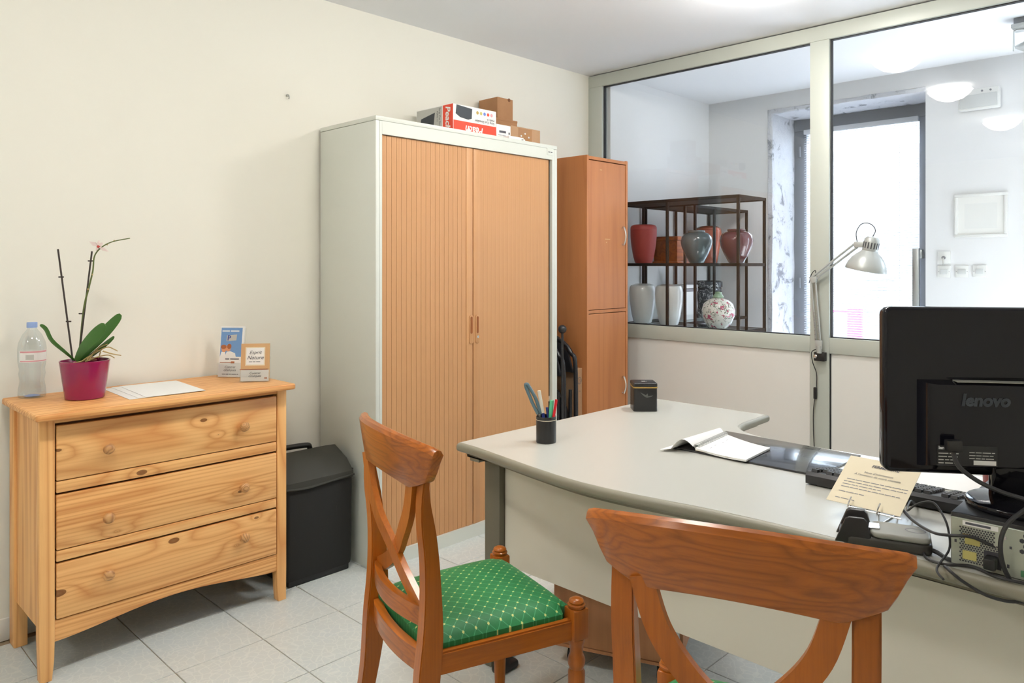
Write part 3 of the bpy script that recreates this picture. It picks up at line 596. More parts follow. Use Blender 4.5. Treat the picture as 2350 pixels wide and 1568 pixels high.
def frame_on(p0, p1, lean):
    r = (Vector(p1) - Vector(p0)); r.z = 0; r.normalize(); u = Vector((0, 0, 1)); n = r.cross(u); u = (u * math.cos(lean) - n * math.sin(lean)).normalized(); return r, u
def slab(bm, org, r, u, x0, y0, x1, y1, d0, d1):
    n = r.cross(u); vs = []
    for d in (d0, d1):
        for x, y in ((x0, y0), (x1, y0), (x1, y1), (x0, y1)): vs.append(bm.verts.new(org + r * x + u * y + n * d))
    fs = [bm.faces.new([vs[i] for i in q]) for q in ((3, 2, 1, 0), (4, 5, 6, 7), (0, 1, 5, 4), (1, 2, 6, 5), (2, 3, 7, 6), (3, 0, 4, 7))]
    bmesh.ops.recalc_face_normals(bm, faces=fs); return bm
o = Vector((1.378, 3.055, DT)); r, u = frame_on(o, (1.45, 2.972, DT), R(9))
t = thing('leaflet_holder', 'tall acrylic holder with blue leaflets showing a couple', 'leaflets', (1.41, 3.02, DT))
obj('holder', slab(slab(nb(), o, r, u, 0, 0, .108, .205, -.003, -.001), o, r, u, 0, 0, .108, .06, .012, .014), 'acrylic', t)
lf = obj('leaflets', slab(nb(), o, r, u, .003, .003, .103, .213, -.0005, .008), 'print_white', t); o2 = o + r.cross(u) * .0081
obj('print_sky', quad(nb(), o2, r, u, .006, .085, .096, .206), 'print_blue', lf)
obj('print_emblem', poly3(nb(), o2, r, u, [(.030, .150), (.072, .153), (.074, .178), (.031, .174)], .0006), 'print_grey', lf)
obj('print_people', poly3(poly3(nb(), o2, r, u, ell(.022, .118, .011, .014), .0007), o2, r, u, ell(.040, .121, .011, .014), .0008), 'print_skin', lf)
obj('print_hair', poly3(poly3(nb(), o2, r, u, ell(.020, .126, .012, .009), .0009), o2, r, u, ell(.044, .128, .009, .011), .001), 'print_brown', lf)
obj('print_shirts', poly3(poly3(nb(), o2, r, u, [(.006, .085), (.03, .085), (.028, .104), (.012, .106)], .0006), o2, r, u, [(.026, .085), (.074, .085), (.070, .100), (.05, .108), (.034, .106)], .0005), 'print_white', lf)
obj('lettering', texts([(('P', .030, o2 + r * .033 + u * .153, r, u), dict(bold=.0006))]), 'pen_blue', lf)
obj('small_print', words(nb(), o2, r, u, .010, .088, .190, .008, 5, .0006), 'print_white', lf)
obj('lettering', texts([(('Contrat', .014, o2 + r * .052 + u * .038, r, u), dict(align='CENTER', shear=.25)), (('obsèques', .014, o2 + r * .052 + u * .026, r, u), dict(align='CENTER', shear=.25))]), 'print_text', lf)
obj('small_print', words(nb(), o2, r, u, .03, .095, .074, .007, 8, .0009), 'print_text', lf); obj('small_print', words(nb(), o2, r, u, .02, .09, .012, .004, 9, .0009), 'print_text', lf)
obj('print_strip', quad(quad(nb(), o2, r, u, .008, .060, .055, .0625), o2, r, u, .055, .058, .070, .066), 'print_brown', lf)
o = Vector((1.384, 2.868, DT)); r, u = frame_on(o, (1.474, 2.800, DT), R(8))
t = thing('leaflet_holder', 'small acrylic holder with brown kraft booklets near the chest corner', 'leaflets', (1.43, 2.85, DT))
obj('holder', slab(slab(nb(), o, r, u, 0, 0, .116, .10, -.003, -.001), o, r, u, 0, 0, .116, .052, .016, .018), 'acrylic', t)
lf = obj('booklets', slab(nb(), o, r, u, .003, .004, .113, .152, -.0005, .010), 'kraft', t); o2 = o + r.cross(u) * .0101
obj('print_border', quad(nb(), o2, r, u, .020, .064, .096, .138), 'cream_paper', lf); obj('print_panel', quad(nb(), o2, r, u, .024, .068, .092, .134, .0006), 'print_white', lf)
obj('lettering', texts([(('Esprit', .020, o2 + r * .058 + u * .110 + r.cross(u) * .0008, r, u), dict(align='CENTER', shear=.35)), (('Nature', .022, o2 + r * .058 + u * .089 + r.cross(u) * .0008, r, u), dict(align='CENTER', shear=.35))]), 'print_text', lf)
obj('small_print', words(nb(), o2, r, u, .034, .084, .078, .005, 4, .0012), 'ink_grey', lf)
fcard = obj('front_card', slab(nb(), o, r, u, .004, .003, .112, .047, .0108, .0118), 'print_white', t); o3 = o + r.cross(u) * .0119
obj('lettering', texts([(('Contrat', .013, o3 + r * .058 + u * .030, r, u), dict(align='CENTER', shear=.25)), (('obsèques', .013, o3 + r * .058 + u * .019, r, u), dict(align='CENTER', shear=.25))]), 'print_text', fcard)
obj('print_strip', quad(quad(nb(), o3, r, u, .000, .047, .108, .051), o3, r, u, .095, .012, .106, .016), 'print_brown', fcard)

# ---- hook in the wall
b = tube(nb(), [(1.744, YW, 2.11), (1.744, YW - .012, 2.11), (1.744, YW - .018, 2.10), (1.744, YW - .014, 2.092)], .003, 8, smooth=4); sphere(b, (1.744, YW - .004, 2.11), .006, n=10)
solo('wall_hook', b, 'brushed', 'small bare metal hook screwed into the cream wall', 'hook')

# ---- black wheeled case
t = thing('trolley_case', 'worn black fabric trolley case between chest and cupboard', 'case', (1.71, 2.93, 0))
obj('body', prism(nb(), [(2.80, .025), (2.795, .06), (2.79, .40), (2.80, .43), (3.06, .43), (3.07, .40), (3.07, .05), (3.05, .025)], 'X', 1.545, 1.865, .018, 3), 'bag_fabric', t)
fp = obj('flap', prism(nb(), [(2.782, .405), (2.786, .432), (2.84, .480), (2.93, .522), (3.00, .505), (3.07, .46), (3.075, .43), (2.80, .425)], 'X', 1.538, 1.868, .012, 3), 'bag_flap', t)
obj('flap_edge', tube(nb(), [(1.54, 2.783, .410), (1.64, 2.781, .403), (1.75, 2.782, .409), (1.865, 2.784, .415)], .005, 8, smooth=5), 'bag_flap', fp)
obj('side_pocket', box(nb(), (1.865, 2.84, .12), (1.885, 3.02, .41), .008), 'bag_fabric', t)
b = tube(nb(), [(1.56, 3.0, .49), (1.56, 2.995, .515), (1.58, 2.99, .530), (1.74, 2.985, .528), (1.765, 2.985, .515), (1.768, 2.99, .49)], .012, 10, smooth=5); obj('handle', b, 'black_plastic', t)
obj('base', box(nb(), (1.56, 2.80, .0), (1.85, 3.05, .03), .006), 'black_plastic', t)
for x in (1.58, 1.83): obj('wheel', tube(nb(), [(x - .012, 3.05, .025), (x + .012, 3.05, .025)], .025, 14), 'rubber', t)

X_, U_ = Vector((1, 0, 0)), Vector((0, 0, 1)); Yn = Vector((0, -1, 0))
# ================================================================== TAMBOUR CUPBOARD
CX0, CX1, CY0, CY1, CT = 1.909, 3.108, 2.685, 3.132, 1.98
t = thing('tambour_cupboard', 'tall pale grey metal cupboard with beech roller-shutter doors', 'cupboard', ((CX0 + CX1) / 2, (CY0 + CY1) / 2, 0))
obj('side_panel', box(nb(), (CX0, CY0, 0), (CX0 + .020, CY1, CT - .021), .002), 'cab_metal', t); obj('side_panel', box(nb(), (CX1 - .020, CY0, 0), (CX1, CY1, CT - .021), .002), 'cab_metal', t)
obj('top_panel', box(nb(), (CX0, CY0, CT - .0195), (CX1, CY1, CT), .002), 'cab_metal', t); obj('back_panel', box(nb(), (CX0 + .01, CY1 - .006, 0), (CX1 - .01, CY1 - .001, CT - .02)), 'cab_metal', t)
obj('front_stile', box(nb(), (CX0 + .0205, CY0 + .0005, 0), (CX0 + .034, CY0 + .02, CT - .021)), 'cab_metal', t); obj('front_stile', box(nb(), (CX1 - .040, CY0 + .0005, 0), (CX1 - .0205, CY0 + .02, CT - .021)), 'cab_metal', t)
obj('top_rail', box(nb(), (CX0 + .0345, CY0 + .0005, 1.902), (CX1 - .0405, CY0 + .02, CT - .0205)), 'cab_metal', t); obj('plinth', box(nb(), (CX0 + .0345, CY0 + .0005, 0), (CX1 - .0405, CY0 + .02, .061)), 'cab_metal', t)
obj('inner_shadow_gap', box(nb(), (CX0 + .03, CY0 + .030, .05), (CX1 - .03, CY0 + .034, 1.91)), 'groove', t)
SX, Z0, Z1 = 2.490, .0615, 1.900
def tambour(x0, x1, lead, gap, n, xr):
    y = CY0 + .012
    d = obj('door', box(nb(), (lead[0], y - .004, Z0), (lead[1], y + .010, Z1), .0015), 'beech', t)
    p = (x1 - x0) / n; me = finish(prism(nb(), [(-p / 2 + gap, 0), (-p / 2 + gap + gap * 2, -gap * 2.2), (p / 2 - gap - gap * 2, -gap * 2.2), (p / 2 - gap, 0), (p / 2 - gap, .006), (-p / 2 + gap, .006)], 'Z', 0, Z1 - Z0), 'slat', 'beech')
    for k in range(n): inst('slat', me, d, Vector((x0 + p * (k + .5), y, Z0)) - ORG)
    return d
dl = tambour(CX0 + .037, 2.446, (2.4465, SX - .003), .00045, 18, None); dr = tambour(2.534, CX1 - .057, (SX + .003, 2.5335), .00012, 18, None)
for d, hx, lock in ((dl, 2.476, False), (dr, 2.517, True)):
    b = prism(nb(), rrect(hx - .013, .945, hx + .013, 1.085, .0125), 'Y', CY0 + .004, CY0 + .010, .001); e = obj('handle_plate', b, 'beech', d)
    obj('finger_pull', prism(nb(), rrect(hx - .007, .995, hx + .006, 1.078, .0063), 'Y', CY0 + .0025, CY0 + .006), 'handle_dark', e)
    if lock: obj('lock', xf(lathe(nb(), [(.0065, 0), (.0065, .003), (.003, .0032), (.002, .001)], n=16), Matrix.Translation((hx, CY0 + .004, .977)) @ Matrix.Rotation(R(90), 4, 'X')), 'chrome', e)
nm = obj('name_badge', box(nb(), (3.025, CY0 - .0015, 1.925), (3.078, CY0 + .001, 1.962), .001), 'cab_metal', t)
obj('badge_print', words(nb(), (3.025, CY0 - .0016, 1.925), X_, U_, .008, .042, .014, .007, 3), 'ink', nm)

# ---- cartons on the cupboard
t = thing('shredder_box', 'red and white paper shredder carton on the grey cupboard', 'box', (2.60, 2.94, CT))
bd = obj('carton', box(nb(), (2.454, 2.80, CT), (2.754, 3.09, 2.133), .0015, 1), 'print_white', t)
o = Vector((2.454, 2.80, CT)); ol = Vector((2.454, 3.09, CT))
obj('print_red_band', quad(quad(nb(), o, X_, U_, .002, .0, .299, .072), ol, Yn, U_, .212, 0, .2895, .152), 'print_red', bd)
obj('print_side', quad(nb(), ol, Yn, U_, .004, .002, .205, .15, .0002), 'print_grey', bd)
obj('print_shredder', poly3(nb(), o, X_, U_, [(.045, .090), (.10, .084), (.125, .092), (.128, .142), (.022, .150), (.016, .105)], .0006), 'print_dark', bd)
obj('print_shredder', poly3(nb(), ol, Yn, U_, [(.02, .02), (.135, .02), (.150, .125), (.04, .105)], .0006), 'print_dark', bd)
obj('lettering', texts([(('Peach', .052, o + X_ * .205 + U_ * .052, -X_, -U_), dict(bold=.0012, shear=.2)), (('Peach', .05, ol + Yn * .235 + U_ * .145, -U_, Yn), dict(bold=.0012, shear=.2))]), 'print_white', bd)
obj('print_emblem', poly3(poly3(nb(), o, X_, U_, ell(.105, .032, .011, .012), .0008), ol, Yn, U_, ell(.252, .018, .013, .012), .0008), 'print_white', bd)
obj('lettering', texts([(('Strip Cut Shredder', .018, o + X_ * .285 + U_ * .092, -X_, -U_),), (('PS400-13', .014, o + X_ * .285 + U_ * .107, -X_, -U_),), (('Strip Cut Shredder', .017, ol + Yn * .183 + U_ * .145, -U_, Yn),), (('PS400-13', .014, ol + Yn * .165 + U_ * .13, -U_, Yn),)]), 'ink', bd)
for k, m_ in enumerate(('gold', 'port_yellow', 'port_blue', 'print_red', 'print_pink')): obj('print_icon', poly3(nb(), o, X_, U_, ell(.165 + .025 * k, .128, .009, .009, 10), .0006), m_, bd)
t = thing('white_carton', 'small white carton with a printed label beside the shredder box', 'box', (2.81, 2.88, CT))
bd = obj('carton', box(nb(), (2.756, 2.80, CT), (2.862, 2.95, 2.071), .001, 1), 'print_white', t); o = Vector((2.756, 2.80, CT))
b = nb(); [words(b, o, X_, U_, .012, .075, .016 + .009 * k, .005, k) for k in range(3)]; obj('small_print', b, 'ink_grey', bd); obj('barcode', quad(nb(), o, X_, U_, .02, .048, .07, .060), 'print_text', bd); obj('print_mark', poly3(nb(), o, X_, U_, ell(.094, .05, .005, .007), .0005), 'ink', bd)
t = thing('white_flat_box', 'flat white box lying in front of the taped carton', 'box', (2.85, 2.78, CT))
bd = obj('carton', box(nb(), (2.79, 2.74, CT), (2.90, 2.798, 2.006), .001, 1), 'print_white', t); obj('print_mark', quad(nb(), (2.79, 2.74, CT), X_, U_, .094, .010, .103, .018), 'ink', bd)
t = thing('taped_carton', 'brown carton sealed with shiny tape at the cupboard corner', 'box', (2.99, 2.88, CT))
bd = obj('carton', box(nb(), (2.865, 2.802, CT), (3.10, 2.96, 2.078), .002, 1), 'card2', t); obj('tape', box(nb(), (2.925, 2.8005, CT + .001), (3.03, 2.803, 2.072)), 'tape', bd)
b = nb()
for px_, pz in ((2.945, 2.03), (2.975, 2.045), (3.005, 2.028), (2.97, 2.01)): poly3(b, (px_, 2.8003, pz), X_, U_, ell(0, 0, .006, .005, 8))
obj('print_mark', b, 'print_white', bd)
t = thing('long_carton', 'brown carton lying under the top carton at the back', 'box', (2.95, 3.04, CT))
bd = obj('carton', box(nb(), (2.86, 2.965, CT), (3.085, 3.125, 2.150), .002, 1), 'card', t); obj('flap', box(nb(), (2.859, 2.964, 2.138), (3.086, 3.126, 2.1505), .001, 1), 'card', bd)
t = thing('top_carton', 'small brown carton on top of the stack of boxes', 'box', (2.99, 3.04, 2.1505))
bd = obj('carton', box(nb(), (2.93, 2.97, 2.1505), (3.055, 3.12, 2.268), .002, 1), 'card', t); obj('finger_hole', xf(lathe(nb(), [(.010, 0), (.010, .001)], n=16), Matrix.Translation((3.022, 2.9695, 2.262)) @ Matrix.Rotation(R(90), 4, 'X')), 'groove', bd)

# ================================================================== TALL ALDER CUPBOARD
TX0, TX1, TY0, TZ = 3.376, 3.774, 2.690, 1.963
t = thing('narrow_cupboard', 'tall narrow reddish alder cupboard with two bow-handled doors', 'cupboard', ((TX0 + TX1) / 2, 2.91, 0))
for x in (TX0, TX1 - .017): obj('side_panel', box(nb(), (x, TY0, 0), (x + .017, 3.132, TZ), .001, 1), 'alder', t)
obj('top_panel', box(nb(), (TX0 + .0172, TY0 + .002, TZ - .022), (TX1 - .0172, 3.132, TZ - .004)), 'alder', t); obj('back_panel', box(nb(), (TX0 + .0172, 3.124, 0), (TX1 - .0172, 3.131, TZ - .025)), 'alder', t)
obj('plinth', box(nb(), (TX0 + .0172, TY0 + .02, 0), (TX1 - .0172, TY0 + .036, .09)), 'alder', t); obj('divider', box(nb(), (TX0 + .0172, TY0 + .002, 1.048), (TX1 - .0172, 3.12, 1.066)), 'alder', t)
obj('inner_gap', box(nb(), (TX0 + .0172, TY0 + .03, .09), (TX1 - .0172, TY0 + .034, TZ - .025)), 'groove', t)
for z0, z1, h0, h1 in ((1.069, TZ - .027, 1.443, 1.567), (.094, 1.044, .543, .660)):
    d = obj('door', box(nb(), (TX0 + .0195, TY0 + .004, z0), (TX1 - .0195, TY0 + .021, z1), .001, 1), 'alder', t); hx = 3.722
    obj('handle', tube(nb(), [(hx, TY0 + .006, h0 + .012), (hx, TY0 - .010, h0 + .010), (hx, TY0 - .024, (h0 + h1) / 2), (hx, TY0 - .010, h1 - .010), (hx, TY0 + .006, h1 - .012)], .0048, 8, smooth=6), 'chrome', d)
b = nb()
for x, z, w_, h_ in ((3.50, 1.885, .022, .005), (3.55, 1.48, .05, .004), (3.56, 1.46, .008, .006)): box(b, (x, TY0 + .0033, z), (x + w_, TY0 + .0042, z + h_))
obj('scuff_marks', b, 'kraft', t)

# ---- things standing in the gap between the cupboards
def folding_chair(x, y0, y1, zt, label):
    t = thing('folding_chair', label, 'chair', (x, (y0 + y1) / 2, 0), group='folded chairs between the cupboards')
    ym = (y0 + y1) / 2; arch = [(x, y0, .011), (x, y0, zt - .20), (x, y0 + .035, zt - .09), (x, y0 + .10, zt - .03), (x, ym, zt), (x, y1 - .10, zt - .03), (x, y1 - .035, zt - .09), (x, y1, zt - .20), (x, y1, .011)]
    obj('frame', tube(nb(), arch, .0125, 10, smooth=5), 'leather', t)
    bk = [(y0 + .016, zt - .20), (y0 + .05, zt - .09), (y0 + .11, zt - .035), (ym, zt - .012), (y1 - .11, zt - .035), (y1 - .05, zt - .09), (y1 - .016, zt - .20)]
    obj('backrest', prism(nb(), bk, 'X', x - .012, x + .006, .004), 'leather', t)
    se = [(y0 + .05, .16), (y0 + .045, .48), (y0 + .08, .57), (y0 + .14, .615), (y1 - .14, .615), (y1 - .08, .57), (y1 - .045, .48), (y1 - .05, .16)]
    obj('seat', prism(nb(), se, 'X', x - .034, x - .004, .008, 3), 'leather', t)
    for y in (y0 + .022, y1 - .022): obj('leg', tube(nb(), [(x - .028, y, .011), (x - .022, y, .62)], .010, 8), 'leather', t)
    obj('stretcher', tube(nb(), [(x - .028, y0 + .022, .09), (x - .028, y1 - .022, .09)], .007, 8), 'leather', t)
folding_chair(3.200, 2.715, 3.115, .905, 'folded black chair next to the grey cupboard'); folding_chair(3.305, 2.715, 3.115, .915, 'folded black chair nearer the alder cupboard')
b = box(nb(), (3.3225, 2.722, 0), (3.372, 3.10, .735), .002, 1)
t = thing('leaning_carton', 'brown cardboard carton with a printed ring beside folded chairs', 'box', (3.347, 2.91, 0)); bd = obj('carton', b, 'card2', t)
o = Vector((3.3225, 2.7215, 0)); bb = nb()
for k in range(14):
    a1, a2 = 2 * math.pi * k / 14, 2 * math.pi * (k + 1) / 14
    bb.faces.new([bb.verts.new((3.346 + rr * math.cos(a), 2.7215, .665 + rr * math.sin(a))) for rr, a in ((.017, a1), (.017, a2), (.020, a2), (.020, a1))])
obj('print_ring', bb, 'print_text', bd); obj('lettering', texts([(('25', .024, (3.346, 2.7215, .656), X_, U_), dict(align='CENTER')), (('UN', .012, (3.346, 2.7215, .60), X_, U_), dict(align='CENTER'))]), 'print_text', bd)
t = thing('knobbed_pole', 'black pole with a round knob standing at the grey cupboard edge', 'pole', (3.150, 2.683, 0))
obj('shaft', tube(nb(), [(3.150, 2.683, 0), (3.150, 2.683, .955)], .007, 8), 'leather', t); obj('knob', sphere(nb(), (3.150, 2.683, .975), .024, n=16), 'leather', t)

# ================================================================== DESK
DZT = .740
def offset(poly, d):
    n = len(poly); out = []
    for i in range(n):
        p, a, c_ = Vector(poly[i]), Vector(poly[i - 1]), Vector(poly[(i + 1) % n])
        e1 = (p - a).normalized(); e2 = (c_ - p).normalized(); n1 = Vector((-e1.y, e1.x)); n2 = Vector((-e2.y, e2.x)); nn = (n1 + n2).normalized()
        out.append(tuple(p + nn * d / max(.4, nn.dot(n1))))
    return out
near = [(1.652, 1.868), (1.648, 1.79), (1.634, 1.70), (1.604, 1.52), (1.580, 1.33), (1.583, 1.19), (1.600, 1.06), (1.622, .92), (1.634, .78), (1.638, .62), (1.637, .45), (1.634, .25), (1.632, .1), (1.632, 0)]
near = [tuple(p)[:2] for p in catmull([(x, y, 0) for x, y in near], 3)]
inn = [tuple(p)[:2] for p in catmull([(2.44, 1.06, 0), (2.448, 1.16, 0), (2.478, 1.25, 0), (2.535, 1.305, 0), (2.61, 1.325, 0)], 4)]
outline = near + [(2.44, 0)] + inn + [(2.822, 1.333), (2.822, 1.866), (1.665, 1.876)]
t = thing('office_desk', 'pale grey corner desk with a bowed front edge and modesty panel', 'desk', (2.1, .8, 0))
obj('edge_band', prism(nb(), outline, 'Z', DZT - .030, DZT - .0004, .012, 4), 'desk_edge', t)
obj('top_surface', prism(nb(), offset(outline, .0125), 'Z', DZT - .004, DZT), 'desk_top', t)
obj('under_board', prism(nb(), offset(outline, .035), 'Z', DZT - .045, DZT - .0302), 'desk_edge', t)
obj('modesty_panel', box(nb(), (1.776, .10, .328), (1.794, 1.764, DZT - .046), .001, 1), 'desk_panel', t)
obj('leg', box(nb(), (1.752, 1.766, .03), (1.83, 1.838, DZT - .046), .004), 'desk_leg', t); obj('foot', box(nb(), (1.72, 1.772, 0), (2.42, 1.832, .03), .006), 'desk_leg', t)
obj('leg', box(nb(), (1.752, .03, .03), (1.83, .10, DZT - .046), .004), 'desk_leg', t); obj('foot', box(nb(), (1.72, .035, 0), (2.42, .095, .03), .006), 'desk_leg', t)
obj('leg', box(nb(), (2.70, 1.56, 0), (2.77, 1.63, DZT - .046), .004), 'desk_leg', t)
obj('bracket', box(nb(), (1.690, 1.80, DZT - .062), (1.80, 1.845, DZT - .0455), .003), 'desk_edge', t)
# pedestal on castors
t = thing('drawer_pedestal', 'wooden drawer pedestal on castors under the desk', 'pedestal', (1.883, 1.640, 0), R(-68.3), local=True)
obj('body', box(nb(), (0, 0, .078), (.40, .50, .585), .0015, 1), 'pedestal_wood', t); obj('bottom_edge', box(nb(), (-.002, -.002, .066), (.402, .502, .077), .001, 1), 'pedestal_wood', t)
obj('stile', box(nb(), (.4005, .002, .08), (.412, .02, .58)), 'brushed', t)
for i, z in enumerate((.10, .26, .42)):
    d = obj('drawer', box(nb(), (.402, .03, z), (.420, .47, z + .15), .002), 'pedestal_wood', t); obj('handle', tube(nb(), [(.42, .19, z + .1), (.44, .2, z + .1), (.44, .3, z + .1), (.42, .31, z + .1)], .005), 'brushed', d)
for x in (.05, .35):
    for y in (.05, .45):
        cs = obj('castor', tube(nb(), [(x - .013, y, .024), (x + .013, y, .024)], .024, 14), 'rubber', t); obj('castor_fork', box(nb(), (x - .016, y - .008, .03), (x + .016, y + .008, .066), .003), 'black_plastic', cs)
b = box(nb(), (1.70, 1.71, 0), (1.79, 1.755, .028), .01, 2); solo('cable_box', b, 'black_plastic', 'small black box on the floor at the foot of the desk leg', 'box')

# ---- pen cup and pens
cx, cy = 1.868, 1.662; D0 = DZT + .0003
t = thing('pen_cup', 'black cylindrical pen cup with a thin pale ring', 'pen cup', (cx, cy, D0), local=True)
obj('cup', lathe(nb(), [(.033, 0), (.0335, .002), (.0335, .085), (.0325, .087), (.0305, .086), (.0300, .006)], n=36), 'tin_black', t)
obj('ring', lathe(nb(), [(.0336, .0745), (.0339, .0755), (.0336, .0765)], n=36, caps=False), 'cream_paper', t)
def pen(name, label, base, tip, segs, cat='pen', group='pens in the black cup'):
    """segs: list of (name, f0, f1, radius0, radius1, material)"""
    b0, b1 = Vector(base), Vector(tip); t = thing(name, label, cat, b0, group=group); d = b1 - b0
    for n, f0, f1, r0, r1, m_ in segs: obj(n, tube(nb(), [b0 + d * f0, b0 + d * f1], [r0, r1], 10), m_, t)
    return t
zb = D0 + .006; dep = cx * FW.x + cy * FW.y
def cupt(px, py, dd=0): return at(px, py, dep + dd)
pen('marker_pen', 'white-capped blue marker in the pen cup', (cx + .004, cy - .002, zb), cupt(1237, 897), [('barrel', 0, .55, .0055, .0055, 'pen_blue'), ('cap', .55, 1, .0060, .0058, 'pen_white')])
pen('ballpoint_pen', 'dark ballpoint behind the white-capped marker', (cx + .010, cy + .004, zb), cupt(1231, 915, .012), [('barrel', 0, .8, .0045, .0045, 'pc_black'), ('cap', .8, 1, .0048, .0042, 'ink')])
pen('highlighter', 'highlighter with a mint green cap in the pen cup', (cx + .002, cy - .012, zb), cupt(1266.5, 919, -.005), [('barrel', 0, .5, .0072, .0072, 'black_plastic'), ('cap', .5, 1, .0075, .0068, 'pen_green')])
pen('ballpoint_pen', 'bright red ballpoint at the cup rim', (cx - .004, cy - .020, zb), cupt(1277, 917, -.01), [('barrel', 0, .45, .0045, .0045, 'pen_white'), ('cap', .45, 1, .0048, .0045, 'pen_red')])
pen('ballpoint_pen', 'black ballpoint with a silver tip behind the highlighter', (cx + .012, cy - .006, zb), cupt(1261, 909, .01), [('barrel', 0, .88, .0045, .0042, 'black_plastic'), ('clicker', .88, 1, .0036, .0030, 'chrome')])
pen('ballpoint_pen', 'dark blue ballpoint low in the pen cup', (cx + .014, cy - .010, zb), cupt(1255, 935, .015), [('barrel', 0, 1, .0045, .0042, 'pen_blue')])
t = thing('scissors', 'scissors with long grey-teal handles leaning in the pen cup', 'scissors', (cx - .005, cy + .008, zb))
p0, p1, p2, p3 = Vector((cx - .005, cy + .008, zb)), cupt(1238, 950), cupt(1222, 912), cupt(1209, 886)
obj('blade', tube(nb(), [p0, p1], .004, 6), 'brushed', t); sd = RT * .005
loop = [p1 - sd, p1.lerp(p2, .6) - sd * 1.6, p2 - sd * 1.6, p3 - sd * .8, p3 + Vector((0, 0, .006)), p3 + sd * 1.2, p2 + sd * 1.8, p1.lerp(p2, .5) + sd * 1.4, p1 + sd]
obj('handle', tube(nb(), loop, .0056, 8, smooth=5), 'scissor', t)
off = FW * .010 + RT * .006; obj('handle', tube(nb(), [p + off - Vector((0, 0, .012)) for p in loop], .0038, 8, smooth=5), 'scissor', t)

# ---- tea tin
t = thing('tea_tin', 'square black tea tin with a gold rim on the far desk end', 'tin', (2.565, 1.750, D0), R(-46), local=True)
obj('body', prism(nb(), rrect(-.048, -.048, .048, .048, .009), 'Z', 0, .094, .001), 'tin_black', t)
obj('rim', prism(nb(), rrect(-.0495, -.0495, .0495, .0495, .009), 'Z', .0942, .0985), 'gold', t)
ld = obj('lid', prism(nb(), rrect(-.0490, -.0490, .0490, .0490, .009), 'Z', .0987, .114, .004, 3), 'tin_black', t)
b = quad(quad(nb(), (0, 0, .1142), (1, 0, 0), (0, 1, 0), -.008, -.006, .008, .012), (0, 0, .1142), (1, 0, 0), (0, 1, 0), .010, -.002, .014, .008); obj('print_mark', b, 'print_grey', ld)
b = poly3(nb(), (0, -.0483, .062), (1, 0, 0), (0, 0, 1), [(-.022, .016), (-.012, .005), (-.004, -.002), (.006, -.006), (.024, -.002), (.030, .004), (.022, .002), (.010, .0), (.008, .012), (.001, .004), (-.006, .008)])
obj('print_bird', b, 'tin_print', t)
b = nb(); [words(b, (-.0483, 0, .01), (0, -1, 0), (0, 0, 1), -.035, .02, .01 + .012 * k, .006, k) for k in range(4)]; obj('small_print', b, 'tin_print', t)

# ---- desk pad with spiral notebook
b = prism(nb(), [(2.086, .842), (2.395, .838), (2.415, 1.302), (2.086, 1.312)], 'Z', D0, D0 + .006, .002); pad = solo('desk_pad', b, 'pad_vinyl', 'black leather-look desk pad lying at the inner desk edge', 'desk pad')
zp = D0 + .0066
t = thing('spiral_notebook', 'open spiral notebook with blank white pages on the desk pad', 'notebook', (2.2, 1.17, zp))
A_, B_, C_, D_ = Vector((2.084, 1.228, zp)), Vector((2.325, 1.252, zp)), Vector((2.262, 1.066, zp)), Vector((2.072, 1.052, zp))
def grid_sheet(p00, p10, p11, p01, zf, th, n=10):
    """bent sheet between four corners; zf(s,t) lifts it"""
    bm = nb(); V = [[None] * (n + 1) for _ in range(n + 1)]; W = [[None] * (n + 1) for _ in range(n + 1)]
    for i in range(n + 1):
        for j in range(n + 1):
            s_, q = i / n, j / n; p = (p00 * (1 - s_) + p10 * s_) * (1 - q) + (p01 * (1 - s_) + p11 * s_) * q; p = p + Vector((0, 0, zf(s_, q)))
            V[i][j] = bm.verts.new(p); W[i][j] = bm.verts.new(p - Vector((0, 0, th)))
    for i in range(n):
        for j in range(n):
            bm.faces.new((V[i][j], V[i + 1][j], V[i + 1][j + 1], V[i][j + 1])); bm.faces.new((W[i][j], W[i][j + 1], W[i + 1][j + 1], W[i + 1][j]))
    for i in range(n):
        for a, b_ in (((i, 0), (i + 1, 0)), ((i + 1, n), (i, n)), ((0, i + 1), (0, i)), ((n, i), (n, i + 1))):
            bm.faces.new((V[a[0]][a[1]], W[a[0]][a[1]], W[b_[0]][b_[1]], V[b_[0]][b_[1]]))
    bmesh.ops.recalc_face_normals(bm, faces=bm.faces[:]); return bm
pg = obj('pages', grid_sheet(A_, B_, C_, D_, lambda s, q: .010 - .004 * math.sin(q * 3.1) - .003 * q, .006), 'paper', t)
obj('cover', grid_sheet(A_, B_, C_, D_, lambda s, q: .0032, .0015, 3), 'notebook_edge', t)
E_, F_ = Vector((2.020, 1.318, zp)), Vector((2.345, 1.322, zp))
obj('turned_page', grid_sheet(A_ + Vector((0, .008, 0)), B_ + Vector((0, .008, 0)), F_, E_, lambda s, q: .013 + .026 * math.sin(min(1, q * 1.5) * math.pi) * (1 - .35 * s) - .013 * q, .0012, 12), 'paper', t)
sp = []; n_ = 30
for i in range(n_ * 8 + 1):
    f = i / (n_ * 8); a = i / 8 * 2 * math.pi; p = A_.lerp(B_, .02 + .96 * f); sp.append(p + Vector((0, .009 * math.cos(a), .0115 + .0085 * math.sin(a))))
obj('spiral', tube(nb(), sp, .0011, 5), 'brushed', t)
b = nb()
for s_, q in ((.15, .22), (.32, .2), (.55, .22), (.72, .2)): p = (A_ * (1 - s_) + B_ * s_) * (1 - q) + (D_ * (1 - s_) + C_ * s_) * q; words(b, p + Vector((0, 0, .0088)), (1, .1, 0), (-.1, 1, 0), 0, .012, 0, .004, int(s_ * 50))
